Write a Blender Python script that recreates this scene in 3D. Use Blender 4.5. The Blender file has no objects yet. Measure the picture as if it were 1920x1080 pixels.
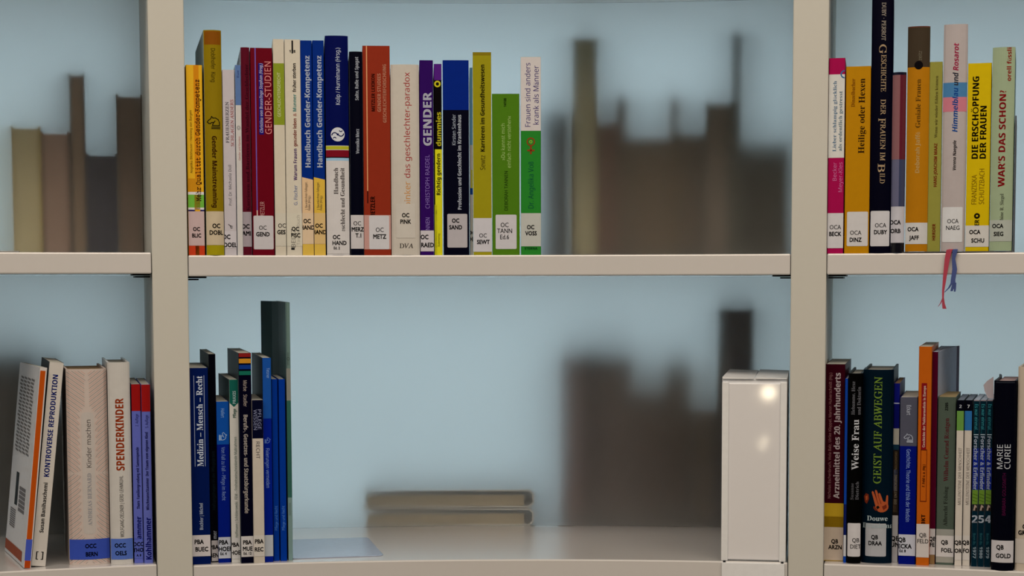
import bpy, bmesh, math, random
from mathutils import Vector, Matrix

random.seed(7)
SC = bpy.context.scene
COL = SC.collection

# ------------------------------------------------------------------ camera
PX = 0.6266e-3            # metres per pixel at the shelf front, middle of the frame
R = 1.72                  # radius of the curved shelf front
D = 2.10                  # camera distance from the shelf front
EYE = 1.50
DEPTH = 0.29              # shelf front to frosted panel
PAN = 0.004
TH = 0.0766               # pitch
ROLL = 0.0027
FPX = D * math.cos(TH) / PX
PROW = 530 + FPX * math.tan(TH)      # principal row
cam = bpy.data.cameras.new('camera')
cam_o = bpy.data.objects.new('camera', cam)
COL.objects.link(cam_o)
_F = Vector((0, math.cos(TH), -math.sin(TH)))
_R0 = Vector((1, 0, 0))
_U0 = Vector((0, math.sin(TH), math.cos(TH)))
_RV = _R0 * math.cos(ROLL) - _U0 * math.sin(ROLL)
_UV = _U0 * math.cos(ROLL) + _R0 * math.sin(ROLL)
CAMP = Vector((0, -D, EYE))
m4 = Matrix((( _RV.x, _UV.x, -_F.x, CAMP.x), (_RV.y, _UV.y, -_F.y, CAMP.y), (_RV.z, _UV.z, -_F.z, CAMP.z), (0, 0, 0, 1)))
cam_o.matrix_world = m4
cam.sensor_width = 36
cam.lens = FPX / 1920 * 36
cam.shift_y = (PROW - 540) / 1920
cam.clip_start = 0.05
SC.camera = cam_o

# ------------------------------------------------------------------ world, lights, exposure
SC.view_settings.view_transform = 'Standard'
SC.view_settings.look = 'None'
SC.view_settings.gamma = 1
SC.view_settings.exposure = -0.05
SC.view_settings.use_curve_mapping = False
w = bpy.data.worlds.new('world')
SC.world = w
w.use_nodes = True
w.node_tree.nodes['Background'].inputs[0].default_value = (0.55, 0.6, 0.65, 1)
w.node_tree.nodes['Background'].inputs[1].default_value = 0.05
SC.cycles.caustics_refractive = True
SC.cycles.caustics_reflective = False
SC.cycles.max_bounces = 14
SC.cycles.transmission_bounces = 12
SC.cycles.use_denoising = True


def area(name, loc, rot, sx, sy, power, color):
    l = bpy.data.lights.new(name, 'AREA')
    l.shape = 'RECTANGLE'
    l.size, l.size_y, l.energy, l.color = sx, sy, power, color
    o = bpy.data.objects.new(name, l)
    o.location = loc
    o.rotation_euler = rot
    COL.objects.link(o)
    return o


WARM = (1.0, 0.84, 0.68)
COOL = (0.70, 0.90, 1.0)
area('reading_room_ceiling_light', (0, -1.32, 2.93), (math.radians(5), 0, 0), 3.4, 0.8, 52, WARM)
area('reading_room_far_ceiling_light', (0, -3.2, 2.93), (math.radians(25), 0, 0), 3.4, 1.0, 32, WARM)
area('rear_daylight_ceiling', (0, 1.35, 2.93), (math.radians(22), 0, 0), 4.0, 1.0, 112, COOL)


def spot(name, loc, power, rad):
    l = bpy.data.lights.new(name, 'POINT')
    l.energy, l.color, l.shadow_soft_size = power, (1.0, 0.85, 0.6), rad
    o = bpy.data.objects.new(name, l)
    o.location = loc
    COL.objects.link(o)


# ------------------------------------------------------------------ helpers: camera rays, polar frame
def ray(px, py):
    return (_RV * ((px - 960) / FPX) + _UV * ((PROW - py) / FPX) + _F).normalized()


def hit_cyl(px, py, r):
    d = ray(px, py)
    ox, oy = CAMP.x, CAMP.y + R
    a = d.x * d.x + d.y * d.y
    b = ox * d.x + oy * d.y
    c = ox * ox + oy * oy - r * r
    t = (-b + math.sqrt(b * b - a * c)) / a
    return CAMP + d * t


def hit_z(px, py, z):
    d = ray(px, py)
    return CAMP + d * ((z - CAMP.z) / d.z)


def hit_plane(px, py, p0, n):
    d = ray(px, py)
    return CAMP + d * ((p0 - CAMP).dot(n) / d.dot(n))


def polar(p):
    return math.atan2(p.x, p.y + R), math.hypot(p.x, p.y + R)


def P(phi, r, z):
    return Vector((r * math.sin(phi), r * math.cos(phi) - R, z))


# ------------------------------------------------------------------ materials
ILL = (0.74, 0.63, 0.51)      # light that reaches a white spine, used to turn seen colours into paint colours
_mats = {}


def lin(c):
    c = c / 255
    return c / 12.92 if c <= 0.04045 else ((c + 0.055) / 1.055) ** 2.4


def paint(rgb, rough=0.5, name='paint', ill=ILL, var=0.06, spec=0.05, adj=True):
    if adj and ill is ILL:            # first readings by eye ran light
        rgb = [max(1.0, 0.92 * v - 15) for v in rgb]
    key = (tuple(rgb), rough, ill, var, spec)
    if key in _mats:
        return _mats[key]
    m = bpy.data.materials.new(name)
    m.use_nodes = True
    nt = m.node_tree
    b = nt.nodes['Principled BSDF']
    c = [min(0.85, lin(v) / i) for v, i in zip(rgb, ill)]
    nz = nt.nodes.new('ShaderNodeTexNoise')
    nz.inputs['Scale'].default_value = 140
    nz.inputs['Detail'].default_value = 4
    mx = nt.nodes.new('ShaderNodeMix')
    mx.data_type = 'RGBA'
    mx.inputs[6].default_value = (*[v * (1 - var) for v in c], 1)
    mx.inputs[7].default_value = (*[min(0.9, v * (1 + var)) for v in c], 1)
    tc = nt.nodes.new('ShaderNodeTexCoord')
    nt.links.new(tc.outputs['Object'], nz.inputs['Vector'])
    nt.links.new(nz.outputs['Fac'], mx.inputs[0])
    nt.links.new(mx.outputs[2], b.inputs['Base Color'])
    b.inputs['Roughness'].default_value = rough
    b.inputs['Specular IOR Level'].default_value = spec
    _mats[key] = m
    return m


# ------------------------------------------------------------------ object helpers
def tag(o, label, cat, group=None):
    o['label'] = label
    o['category'] = cat
    if group:
        o['group'] = group
    return o


def thing(name, loc, rz, label, cat, group=None):
    o = bpy.data.objects.new(name, None)
    o.empty_display_size = 0.02
    o.location = loc
    o.rotation_euler = (0, 0, rz)
    COL.objects.link(o)
    return tag(o, label, cat, group)


class MB:
    """collects faces with materials; build() links them as one mesh object"""

    def __init__(self):
        self.v, self.f, self.fm, self.mats = [], [], [], []

    def mi(self, mat):
        if mat not in self.mats:
            self.mats.append(mat)
        return self.mats.index(mat)

    def add(self, verts, faces, mat):
        o = len(self.v)
        self.v += [tuple(p) for p in verts]
        k = self.mi(mat)
        for f in faces:
            self.f.append([i + o for i in f])
            self.fm.append(k)

    def box(self, x0, x1, y0, y1, z0, z1, mat):
        vs = [(x, y, z) for z in (z0, z1) for y in (y0, y1) for x in (x0, x1)]
        self.add(vs, [(0, 2, 3, 1), (4, 5, 7, 6), (0, 1, 5, 4), (2, 6, 7, 3), (0, 4, 6, 2), (1, 3, 7, 5)], mat)

    def prism(self, poly, z0, z1, mat, cap=True):
        """poly: CCW outline in XY, simple"""
        n = len(poly)
        vs = [(x, y, z0) for x, y in poly] + [(x, y, z1) for x, y in poly]
        fs = [(i, (i + 1) % n, n + (i + 1) % n, n + i) for i in range(n)]
        if cap:
            fs += [tuple(range(n - 1, -1, -1)), tuple(range(n, 2 * n))]
        self.add(vs, fs, mat)

    def shell(self, outer, inner, z0, z1, mat):
        """open strip between two polylines of equal length, extruded"""
        n = len(outer)
        vs = [(x, y, z) for z in (z0, z1) for pl in (outer, inner) for x, y in pl]
        o0, i0, o1, i1 = 0, n, 2 * n, 3 * n
        fs = []
        for k in range(n - 1):
            fs += [(o0 + k, o0 + k + 1, o1 + k + 1, o1 + k), (i0 + k + 1, i0 + k, i1 + k, i1 + k + 1),
                   (o1 + k, o1 + k + 1, i1 + k + 1, i1 + k), (o0 + k + 1, o0 + k, i0 + k, i0 + k + 1)]
        for k, s in ((0, 1), (n - 1, -1)):
            q = (o0 + k, o1 + k, i1 + k, i0 + k)
            fs.append(q if s > 0 else q[::-1])
        self.add(vs, fs, mat)

    def build(self, name, parent=None, smooth=False, bevel=0, seg=2):
        me = bpy.data.meshes.new(name)
        me.from_pydata(self.v, [], self.f)
        for m in self.mats:
            me.materials.append(m)
        me.polygons.foreach_set('material_index', self.fm)
        if smooth:
            me.polygons.foreach_set('use_smooth', [True] * len(me.polygons))
        me.update()
        o = bpy.data.objects.new(name, me)
        COL.objects.link(o)
        if parent:
            o.parent = parent
        if bevel:
            b = o.modifiers.new('bevel', 'BEVEL')
            b.width = bevel
            b.segments = seg
            b.limit_method = 'ANGLE'
            b.angle_limit = math.radians(50)
        return o


# ------------------------------------------------------------------ lettering
_ALPH = {'sb': (0x1D5D4, 0x1D5EE, 0x1D7EC), 'ser': (0x1D400, 0x1D41A, 0x1D7CE), 'mono': (0x1D670, 0x1D68A, 0x1D7F6),
         'sans': (0x1D5A0, 0x1D5BA, 0x1D7E2), 'geo': None, 'geob': None, 'serl': (0x1D434, 0x1D44E, 0x1D7CE)}
_txt = {}


def _styled(s, k):
    if _ALPH[k] is None:
        return s
    a, b, c = _ALPH[k]
    o = ''
    for ch in s:
        if 'A' <= ch <= 'Z':
            o += chr(a + ord(ch) - 65)
        elif 'a' <= ch <= 'z':
            o += '\u210e' if (k == 'serl' and ch == 'h') else chr(b + ord(ch) - 97)
        elif '0' <= ch <= '9':
            o += chr(c + ord(ch) - 48)
        else:
            o += ch
    return o


def glyphs(s, k):
    key = (s, k)
    if key not in _txt:
        cu = bpy.data.curves.new('lettering', 'FONT')
        cu.body = _styled(s, k)
        cu.size = 1
        cu.resolution_u = 2
        ob = bpy.data.objects.new('lettering', cu)
        me = ob.to_mesh()
        sk = 0.24 if k == 'serl' else 0
        vs = [(v.co.x - sk * v.co.y, v.co.y) for v in me.vertices]
        fs = [tuple(p.vertices) for p in me.polygons]
        ob.to_mesh_clear()
        bpy.data.objects.remove(ob)
        bpy.data.curves.remove(cu)
        if k in ('geob', 'sb', 'geo', 'serl'):      # heavier strokes
            e = {'geob': 0.029, 'sb': 0.012, 'geo': 0.010, 'serl': 0.013}[k]
            n = len(vs)
            out, fo = [], []
            for j, (dx, dy) in enumerate(((-e, -e), (e, -e), (e, e), (-e, e)) if k == 'geob' else ((-e, 0), (e, 0))):
                out += [(x + dx, y + dy) for x, y in vs]
                fo += [tuple(i + j * n for i in f) for f in fs]
            vs, fs = out, fo
        _txt[key] = (vs, fs)
    return _txt[key]


def capheight(k):
    vs, _ = glyphs('H', k)
    return max(v[1] for v in vs)


def clip_x(vs, fs, lo, hi):
    """clip 2-D polygons to lo <= x <= hi"""
    if min(v[0] for v in vs) >= lo and max(v[0] for v in vs) <= hi:
        return vs, fs
    ov, of = [], []
    for f in fs:
        pl = [vs[i] for i in f]
        for lim, s in ((lo, 1), (hi, -1)):
            q = []
            for a, b in zip(pl, pl[1:] + pl[:1]):
                ia, ib = s * (a[0] - lim) >= 0, s * (b[0] - lim) >= 0
                if ia:
                    q.append(a)
                if ia != ib:
                    t = (lim - a[0]) / (b[0] - a[0])
                    q.append((lim, a[1] + t * (b[1] - a[1])))
            pl = q
            if not pl:
                break
        if len(pl) >= 3:
            of.append(tuple(range(len(ov), len(ov) + len(pl))))
            ov += pl
    return ov, of


class Spine:
    """maps (u across, v up) of a spine face to local x, y, z and draws on it"""

    def __init__(self, W, H, bulge, pxw, yb, yt):
        self.W, self.H, self.b, self.yb, self.yt = W, H, bulge, yb, yt
        self.ppx = W / pxw            # metres per pixel across
        self.ppy = H / (yb - yt)

    N = 12

    def y(self, u):
        if not self.b:
            return 0.0
        q = min(max(u / self.W, 0), 1) * self.N
        i = min(int(q), self.N - 1)
        f = q - i
        g = lambda k: -self.b * (1 - (2 * k / self.N - 1) ** 2)
        return g(i) * (1 - f) + g(i + 1) * f

    def v(self, py):
        return self.H * (self.yb - py) / (self.yb - self.yt)

    def patch(self, mb, u0, u1, v0, v1, lift, mat, rnd=0):
        u0, u1, v0, v1 = max(u0, 0.0001), min(u1, self.W - 0.0001), max(v0, 0.0001), min(v1, self.H - 0.0001)
        us = [u0] + [self.W * i / self.N for i in range(1, self.N) if self.b and u0 + 1e-5 < self.W * i / self.N < u1 - 1e-5] + [u1]
        if rnd:
            r = rnd
            us = sorted(set([u0, u0 + r * .3, u0 + r] + [u for u in us if u0 + r < u < u1 - r] + [u1 - r, u1 - r * .3, u1]))
            def ins(u):
                d = min(u - u0, u1 - u)
                return 0 if d >= r else r - math.sqrt(max(0, r * r - (r - d) ** 2))
        else:
            def ins(u):
                return 0
        vs = []
        for u in us:
            k = ins(u)
            vs += [(u, self.y(u) - lift, v0 + k), (u, self.y(u) - lift, v1 - k)]
        mb.add(vs, [(2 * i, 2 * i + 2, 2 * i + 3, 2 * i + 1) for i in range(len(us) - 1)], mat)

    def draw2d(self, mb, vs, fs, lift, mat):
        vs, fs = clip_x(vs, fs, 0.0002, self.W - 0.0002)
        if not fs:
            return
        if self.b:                       # follow the facets of a rounded spine
            cw = self.W / self.N
            ov, of = [], []
            for f in fs:
                pl = [vs[i] for i in f]
                i0 = int(min(p[0] for p in pl) / cw + 1e-6)
                i1 = int(max(p[0] for p in pl) / cw - 1e-6)
                for i in range(i0, i1 + 1):
                    a, b = (pl, [tuple(range(len(pl)))]) if i0 == i1 else clip_x(pl, [tuple(range(len(pl)))], i * cw, (i + 1) * cw)
                    of += [tuple(k + len(ov) for k in q) for q in b]
                    ov += a
            vs, fs = ov, of
        mb.add([(u, self.y(u) - lift, v) for u, v in vs], fs, mat)

    def poly(self, mb, pts, lift, mat):
        """pts in (u fraction, pixel y)"""
        self.draw2d(mb, [(a * self.W, self.v(b)) for a, b in pts], [tuple(range(len(pts)))], lift, mat)

    def text(self, mb, s, k, mat, u, ya, yb, hpx, lift=0.00022, slant=0):
        vs, fs = glyphs(s, k)
        x0, x1 = min(v[0] for v in vs), max(v[0] for v in vs)
        ch = capheight(k)
        va, vb = self.v(ya), self.v(yb)
        L = abs(vb - va)
        sx = L / (x1 - x0)
        sy = hpx * self.ppx / ch
        out = []
        for x, y in vs:
            x = x + slant * y
            a = (x - x0) * sx
            b = (y - ch / 2) * sy
            out.append((u * self.W - b, va + a) if vb > va else (u * self.W + b, va - a))
        self.draw2d(mb, out, fs, lift, mat)

    def htext(self, mb, s, k, mat, u, yc, hpx, lift=0.00022, width=None, left=False, squeeze=1):
        vs, fs = glyphs(s, k)
        x0, x1 = min(v[0] for v in vs), max(v[0] for v in vs)
        ch = capheight(k)
        sy = hpx * self.ppy / ch
        sx = (width * self.ppx / (x1 - x0)) if width else sy * squeeze
        off = 0 if left else (x1 - x0) / 2
        out = [(u * self.W + (x - x0 - off) * sx, self.v(yc) + (y - ch / 2) * sy) for x, y in vs]
        self.draw2d(mb, out, fs, lift, mat)

    def disc(self, mb, u, yc, rpx, lift, mat, r0=0, a0=0, a1=2 * math.pi, n=28):
        c = (u * self.W, self.v(yc))
        R1, R0 = rpx * self.ppx, r0 * self.ppx
        if not r0:
            vs = [(c[0] + R1 * math.cos(2 * math.pi * i / n), c[1] + R1 * math.sin(2 * math.pi * i / n)) for i in range(n)]
            fs = [tuple(range(n))]
        else:
            vs, fs = [], []
            for i in range(n + 1):
                a = a0 + (a1 - a0) * i / n
                vs += [(c[0] + r * math.cos(a), c[1] + r * math.sin(a)) for r in (R0, R1)]
            fs = [(2 * i, 2 * i + 1, 2 * i + 3, 2 * i + 2) for i in range(n)]
        self.draw2d(mb, vs, fs, lift, mat)


KNIGHT = [  # strokes of a chess knight mark in a unit box
    [(.10, .44), (.00, .55), (.10, .68), (.26, .80), (.34, .98), (.44, .86), (.66, .86), (.86, .74), (.96, .52), (.96, .26)],
    [(.10, .44), (.22, .42), (.34, .50), (.52, .52), (.44, .40), (.40, .27), (.96, .27)],
    [(.34, .14), (.98, .14)], [(.34, .03), (.98, .03)], [(.52, .52), (.60, .62)]]


def strokes(sp, mb, lines, u, yc, size, wd, mat, rot=0, lift=0.0002):
    for ln in lines:
        for (ax, ay), (bx, by) in zip(ln, ln[1:]):
            dx, dy = bx - ax, by - ay
            L = math.hypot(dx, dy) or 1
            nx, ny = -dy / L * wd, dx / L * wd
            ex, ey = dx / L * wd, dy / L * wd
            pts = [(ax - ex + nx, ay - ey + ny), (ax - ex - nx, ay - ey - ny), (bx + ex - nx, by + ey - ny), (bx + ex + nx, by + ey + ny)]
            q = []
            for x, y in pts:
                x, y = x - .5, y - .5
                if rot == -90:
                    x, y = y, -x
                q.append((u * sp.W + x * size * sp.ppx, sp.v(yc) + y * size * sp.ppx))
            sp.draw2d(mb, q, [(3, 2, 1, 0)], lift, mat)


# ------------------------------------------------------------------ shelf geometry from the photograph
Z_MID = hit_cyl(960, 478, R).z
Z_LOW = hit_cyl(960, 1049, R).z
PITCH_Z = Z_MID - Z_LOW
T_SH = Z_MID - hit_cyl(960, 517, R).z
PH_L = polar(hit_cyl(319, 520, R))[0]
PH_R = polar(hit_cyl(1516, 520, R))[0]
DPH = PH_R - PH_L
UPW = 0.0405
LIFT_L = 0.0032           # the left bay hangs a touch higher
UPR = [PH_L - DPH, PH_L, PH_R, PH_R + DPH]
WHITE_PAINT = paint((172, 161, 142), 0.42, 'shelf_paint', var=0.015, adj=False)
SHELF_PAINT = paint((180, 167, 152), 0.3, 'board_paint', var=0.015, spec=0.5, adj=False)
SHELF_PAINT.node_tree.nodes['Principled BSDF'].inputs['Coat Weight'].default_value = 1.0
SHELF_PAINT.node_tree.nodes['Principled BSDF'].inputs['Coat Roughness'].default_value = 0.22
DARK = paint((30, 30, 32), 0.5, 'dark_metal')


def arc_slab(mb, p0, p1, r0, r1, z0, z1, mat, n=28):
    vs = []
    for i in range(n + 1):
        a = p0 + (p1 - p0) * i / n
        vs += [P(a, r0, z0), P(a, r1, z0), P(a, r1, z1), P(a, r0, z1)]
    fs = []
    for i in range(n):
        a, b = 4 * i, 4 * i + 4
        fs += [(a, a + 1, b + 1, b), (a + 1, a + 2, b + 2, b + 1), (a + 2, a + 3, b + 3, b + 2), (a + 3, a, b, b + 3)]
    fs += [(3, 2, 1, 0), (4 * n, 4 * n + 1, 4 * n + 2, 4 * n + 3)]
    mb.add(vs, fs, mat)


def frosted(rough):
    """acrylic sheet: satin-etched rear face, nearly clear front face with a faint matte film"""
    m = bpy.data.materials.new('frosted_acrylic')
    m.use_nodes = True
    nt = m.node_tree
    nt.nodes.remove(nt.nodes['Principled BSDF'])
    out = nt.nodes['Material Output']
    rf = nt.nodes.new('ShaderNodeBsdfGlass')
    rf.distribution = 'MULTI_GGX'
    rf.inputs['Color'].default_value = (0.98, 0.99, 0.99, 1)
    rf.inputs['IOR'].default_value = 1.38
    mx = nt.nodes.new('ShaderNodeMixShader')
    if rough:
        tr = nt.nodes.new('ShaderNodeBsdfTranslucent')
        tr.inputs['Color'].default_value = (0.93, 0.97, 0.98, 1)
        mx.inputs[0].default_value = 0.10
        tc = nt.nodes.new('ShaderNodeTexCoord')
        mp = nt.nodes.new('ShaderNodeMapping')
        mp.inputs['Scale'].default_value = (260, 260, 1.2)      # fine upright grain of the sheet
        nz = nt.nodes.new('ShaderNodeTexNoise')
        nz.inputs['Scale'].default_value = 1
        mr = nt.nodes.new('ShaderNodeMapRange')
        mr.inputs['To Min'].default_value = 0.82
        mr.inputs['To Max'].default_value = 0.92
        nt.links.new(tc.outputs['Object'], mp.inputs[0])
        nt.links.new(mp.outputs[0], nz.inputs['Vector'])
        nt.links.new(nz.outputs['Fac'], mr.inputs['Value'])
        nt.links.new(mr.outputs[0], rf.inputs['Roughness'])
    else:
        tr = nt.nodes.new('ShaderNodeBsdfDiffuse')
        tr.inputs['Color'].default_value = (0.9, 0.92, 0.92, 1)
        mx.inputs[0].default_value = 0.07
        rf.inputs['Roughness'].default_value = 0.15
    nt.links.new(rf.outputs[0], mx.inputs[1])
    nt.links.new(tr.outputs[0], mx.inputs[2])
    nt.links.new(mx.outputs[0], out.inputs['Surface'])
    return m


FROST, CLEAR = frosted(True), frosted(False)
R_BACK = R + 2 * DEPTH + PAN


def build_room():
    def st(name, x0, x1, y0, y1, z0, z1, rgb, rough=0.7):
        mb = MB()
        mb.box(x0, x1, y0, y1, z0, z1, paint(rgb, rough, name, ill=(1, 1, 1), var=0.02))
        o = mb.build(name)
        o['kind'] = 'structure'
    st('floor', -3.5, 3.5, -5, 3.2, -0.1, 0, (150, 145, 138), 0.5)
    st('ceiling', -3.5, 3.5, -5, 3.2, 3.0, 3.1, (225, 225, 222))
    st('wall_back', -3.5, 3.5, 3.2, 3.3, 0, 3.0, (214, 222, 226))
    st('wall_front', -3.5, 3.5, -5.1, -5, 0, 3.0, (150, 143, 132))
    st('wall_left', -3.6, -3.5, -5, 3.2, 0, 3.0, (210, 208, 202))
    st('wall_right', 3.5, 3.6, -5, 3.2, 0, 3.0, (210, 208, 202))


build_room()


def build_case():
    root = thing('bookcase', P((PH_L + PH_R) / 2, R, 0), 0, 'curved off-white double-sided bookcase with frosted panels between its posts', 'bookcase')
    inv = -root.location

    def put(o):
        o.parent = root
        o.matrix_parent_inverse = Matrix.Translation(inv)
        return o
    levels = [Z_MID + PITCH_Z, Z_MID, Z_LOW, Z_LOW - PITCH_Z, Z_LOW - 2 * PITCH_Z, 0.09]
    top = levels[0] + 0.10
    for a in UPR:
        mb = MB()
        hw = UPW / 2
        mb.box(-hw, hw, -0.001, 2 * DEPTH + PAN + 0.001, 0, top, WHITE_PAINT)
        o = mb.build('upright', None, bevel=0.0012)
        o.location = P(a, R, 0)
        o.rotation_euler = (0, 0, -a)
        put(o)
    for i in range(3):
        h = UPW / 2 + 0.0006
        p0, p1 = UPR[i] + h / R, UPR[i + 1] - h / R
        lift = LIFT_L if i == 0 else 0
        for j, z in enumerate(levels):
            mb = MB()
            z1 = z + (lift if j in (1, 2) else 0)
            arc_slab(mb, p0, p1, R + 0.0005, R_BACK - 0.0005, z1 - T_SH, z1, SHELF_PAINT)
            put(mb.build('shelf', None, bevel=0.0016))
            if j < len(levels) - 1:
                mb = MB()
                zl = levels[j + 1] + (lift if j + 1 in (1, 2) else 0)
                q = (UPW / 2 + 0.0012) / (R + DEPTH)
                arc_slab(mb, UPR[i] + q, UPR[i + 1] - q, R + DEPTH, R + DEPTH + PAN, zl + 0.0006, z1 - T_SH - 0.0006, FROST, 40)
                cl = mb.mi(CLEAR)
                mb.fm = [cl if (k % 4 == 3 and k < 160) else v for k, v in enumerate(mb.fm)]
                put(mb.build('frosted_panel', None, smooth=False))
        # dark clips under the ends of the middle shelf
        for a, s in ((p0, 1), (p1, -1)):
            z1 = Z_MID + lift - T_SH
            mb = MB()
            for (l, t, dz, off) in ((0.021, 0.0016, 0.0002, 0.0), (0.012 if i == 1 else 0.018, 0.0016, 0.0026, 0.0)):
                a0, a1 = sorted((a + s * 0.001 / R, a + s * l / R))
                arc_slab(mb, a0, a1, R + 0.012, R + 0.06, z1 - dz - t, z1 - dz, DARK, 2)
            put(mb.build('shelf_clip', None))


build_case()

# ------------------------------------------------------------------ books
PAGE = (188, 178, 158)
CREAM = (212, 198, 178)
STK = (205, 193, 182)         # sticker paper
INK = (18, 16, 18)


def book(label, box, base, kind='paperback', blocks=(), texts=(), sticker=None, depth=None, bulge=None, side=None, pages=PAGE,
         group=None, yaw=0, inset=None, lean=None, rough=0.4, extra=None, top_pages=True, gloss=0.05, flare=(0, 0)):
    xb0, xb1, yb, xt0, xt1, yt = box
    low = yb > 700
    left = xb0 < 300
    zs = (Z_LOW if low else Z_MID) + (LIFT_L if left else 0) + (0.0016 if not low and xb0 > 1696 else 0)     # those stand on a bookend's foot
    xc = (xb0 + xb1) / 2
    if inset is None:
        inset = 0.004
        if low:
            inset = min(0.03, max(0.002, polar(hit_z(xc, yb, zs))[1] - R))
    r = R + inset
    p = hit_cyl(xc, yb, r)
    phi = polar(p)[0]
    p = P(phi, r, zs)
    ang = phi + yaw
    n = Vector((math.sin(ang), math.cos(ang), 0))
    tx = Vector((math.cos(ang), -math.sin(ang), 0))
    a, b = hit_plane(xb0, yb, p, n), hit_plane(xb1, yb, p, n)
    c, d = hit_plane(xt0, yt, p, n), hit_plane(xt1, yt, p, n)
    W = ((b - a).dot(tx) + (d - c).dot(tx)) / 2 - 0.0003
    tm = (c + d) / 2
    H = tm.z - zs
    ln = math.atan2((tm - p).dot(tx), H)
    if lean is None:
        lean = ln if abs(ln) > math.radians(2.2) else 0
    if not lean:                       # upright: centre it between foot and head
        p = p + tx * ((tm - p).dot(tx) / 2)
    H /= math.cos(lean)
    hard = kind == 'hardcover'
    if bulge is None:
        bulge = 0.0035 if hard else 0.0
    if depth is None:
        depth = min(0.235, H * 0.68)
    root = thing(kind + '_book' if kind in ('paperback', 'hardcover') else kind, p + Vector((0, 0, (W / 2) * math.sin(abs(lean)) + 0.0001)), -ang,
                 label, 'book', group)
    if lean:
        root.rotation_euler = (Matrix.Rotation(-ang, 3, 'Z') @ Matrix.Rotation(lean, 3, 'Y')).to_euler()
    hx = W / 2
    sp = Spine(W, H, bulge, ((xb1 - xb0) + (xt1 - xt0)) / 2, yb, yt)
    mb = MB()
    t = min(0.0024 if hard else 0.0005, W * 0.16)
    base_m = paint(base, rough, 'cover_paper', spec=gloss)
    side_m = paint(side, rough, 'cover_paper', spec=gloss) if side else base_m
    ch = min(0.0008, W * 0.1)
    N = 12 if bulge else 2
    front = [(u, sp.y(u)) for u in [W * i / N for i in range(N + 1)]]
    fl, fr = flare
    lb = [(-fl, depth), (-fl * 0.3, depth * 0.8), (0, depth * 0.56)]
    rb = [(W, depth * 0.56), (W + fr * 0.3, depth * 0.8), (W + fr, depth)]
    outer = lb + ([(0, ch), (ch * .4, ch * .3), (ch, 0)] if not bulge else [(0, ch)]) + [q for q in front if ch < q[0] < W - ch] \
        + ([(W - ch, 0), (W - ch * .4, ch * .3), (W, ch)] if not bulge else [(W, ch)]) + rb
    inner = []
    for k, (x, y) in enumerate(outer):
        s = min(1, max(0, (x - 0) / W))
        if k < 3:
            inner.append((x + t, y))
        elif k >= len(outer) - 3:
            inner.append((x - t, y))
        else:
            inner.append((t + s * (W - 2 * t), max(y, sp.y(min(max(x, 0), W))) + t + 0.0004))
    mb.shell(outer, inner, 0, H, side_m)
    if side:
        sp.patch(mb, 0, W, 0, H, 0.00003, base_m)
    for bl in blocks:
        u0, u1, y0, y1, colr = bl
        sp.patch(mb, u0 * W, u1 * W, sp.v(y1), sp.v(y0), 0.00008 if len(blocks) < 40 else 0.0001, paint(colr, rough, 'cover_ink', spec=gloss))
    for i, tx_ in enumerate(texts):
        s, k, colr, u, ya, yb2, h = tx_[:7]
        m = paint(colr, 0.5, 'lettering_ink')
        sl = tx_[7] if len(tx_) > 7 else 0
        if yb2 is None:
            sp.htext(mb, s, k, m, u, ya, h, lift=0.0002)
        else:
            sp.text(mb, s, k, m, u, ya, yb2, h, lift=0.0002 + 0.00001 * (i % 3), slant=sl)
    if extra:
        extra(sp, mb)
    cov = mb.build('cover', root)
    cov.location = (-hx, 0, 0)
    # page block
    mb = MB()
    g = 0.0028 if hard else 0.0003
    pf = sp.b and [(u, sp.y(u) + t + 0.0012) for u in [t + (W - 2 * t) * i / 8 for i in range(9)]] or [(t + .0001, t + 0.0006), (W - t - .0001, t + 0.0006)]
    poly = pf + [(W - t - 0.0001 + fr * .9 * (1 if fr > 0 else 0), depth - g - 0.0004), (t + 0.0001 - fl * .0, depth - g - 0.0004)]
    if W > 3 * t:
        mb.prism(poly, g, H - g, paint(pages, 0.8, 'page_paper', var=0.12))
        pb = mb.build('page_block', root)
        pb.location = (-hx, 0, 0)
    if sticker:
        y0, y1, colr, lines = sticker[:4]
        u0, u1 = sticker[4] if len(sticker) > 4 else (0, 1)
        rnd = 0.0012 if (u0 > 0.01) else 0
        mb = MB()
        sp.patch(mb, u0 * W, u1 * W, sp.v(y1), sp.v(y0), 0.00030, paint(colr, 0.35, 'sticker_paper'), rnd)
        for ln_ in lines:
            s, u, yc, h = ln_[:4]
            kk = ln_[4] if len(ln_) > 4 else 'geob'
            sp.htext(mb, s, kk, paint(INK, 0.5, 'lettering_ink'), u, yc, h * 0.92, lift=0.00045, squeeze=0.84)
        lb_ = mb.build('call_number_label', root)
        lb_.location = (-hx, 0, 0)
    return root, sp

G1 = 'books on the middle shelf of the centre bay'
WH = (222, 210, 198)


def b_doel_bird(sp, mb):
    strokes(sp, mb, [[(.1, .9), (.5, .6), (.9, .5)], [(.5, .6), (.6, .1), (.9, .2)]], .5, 421, 9, .06, paint(INK))


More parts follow.
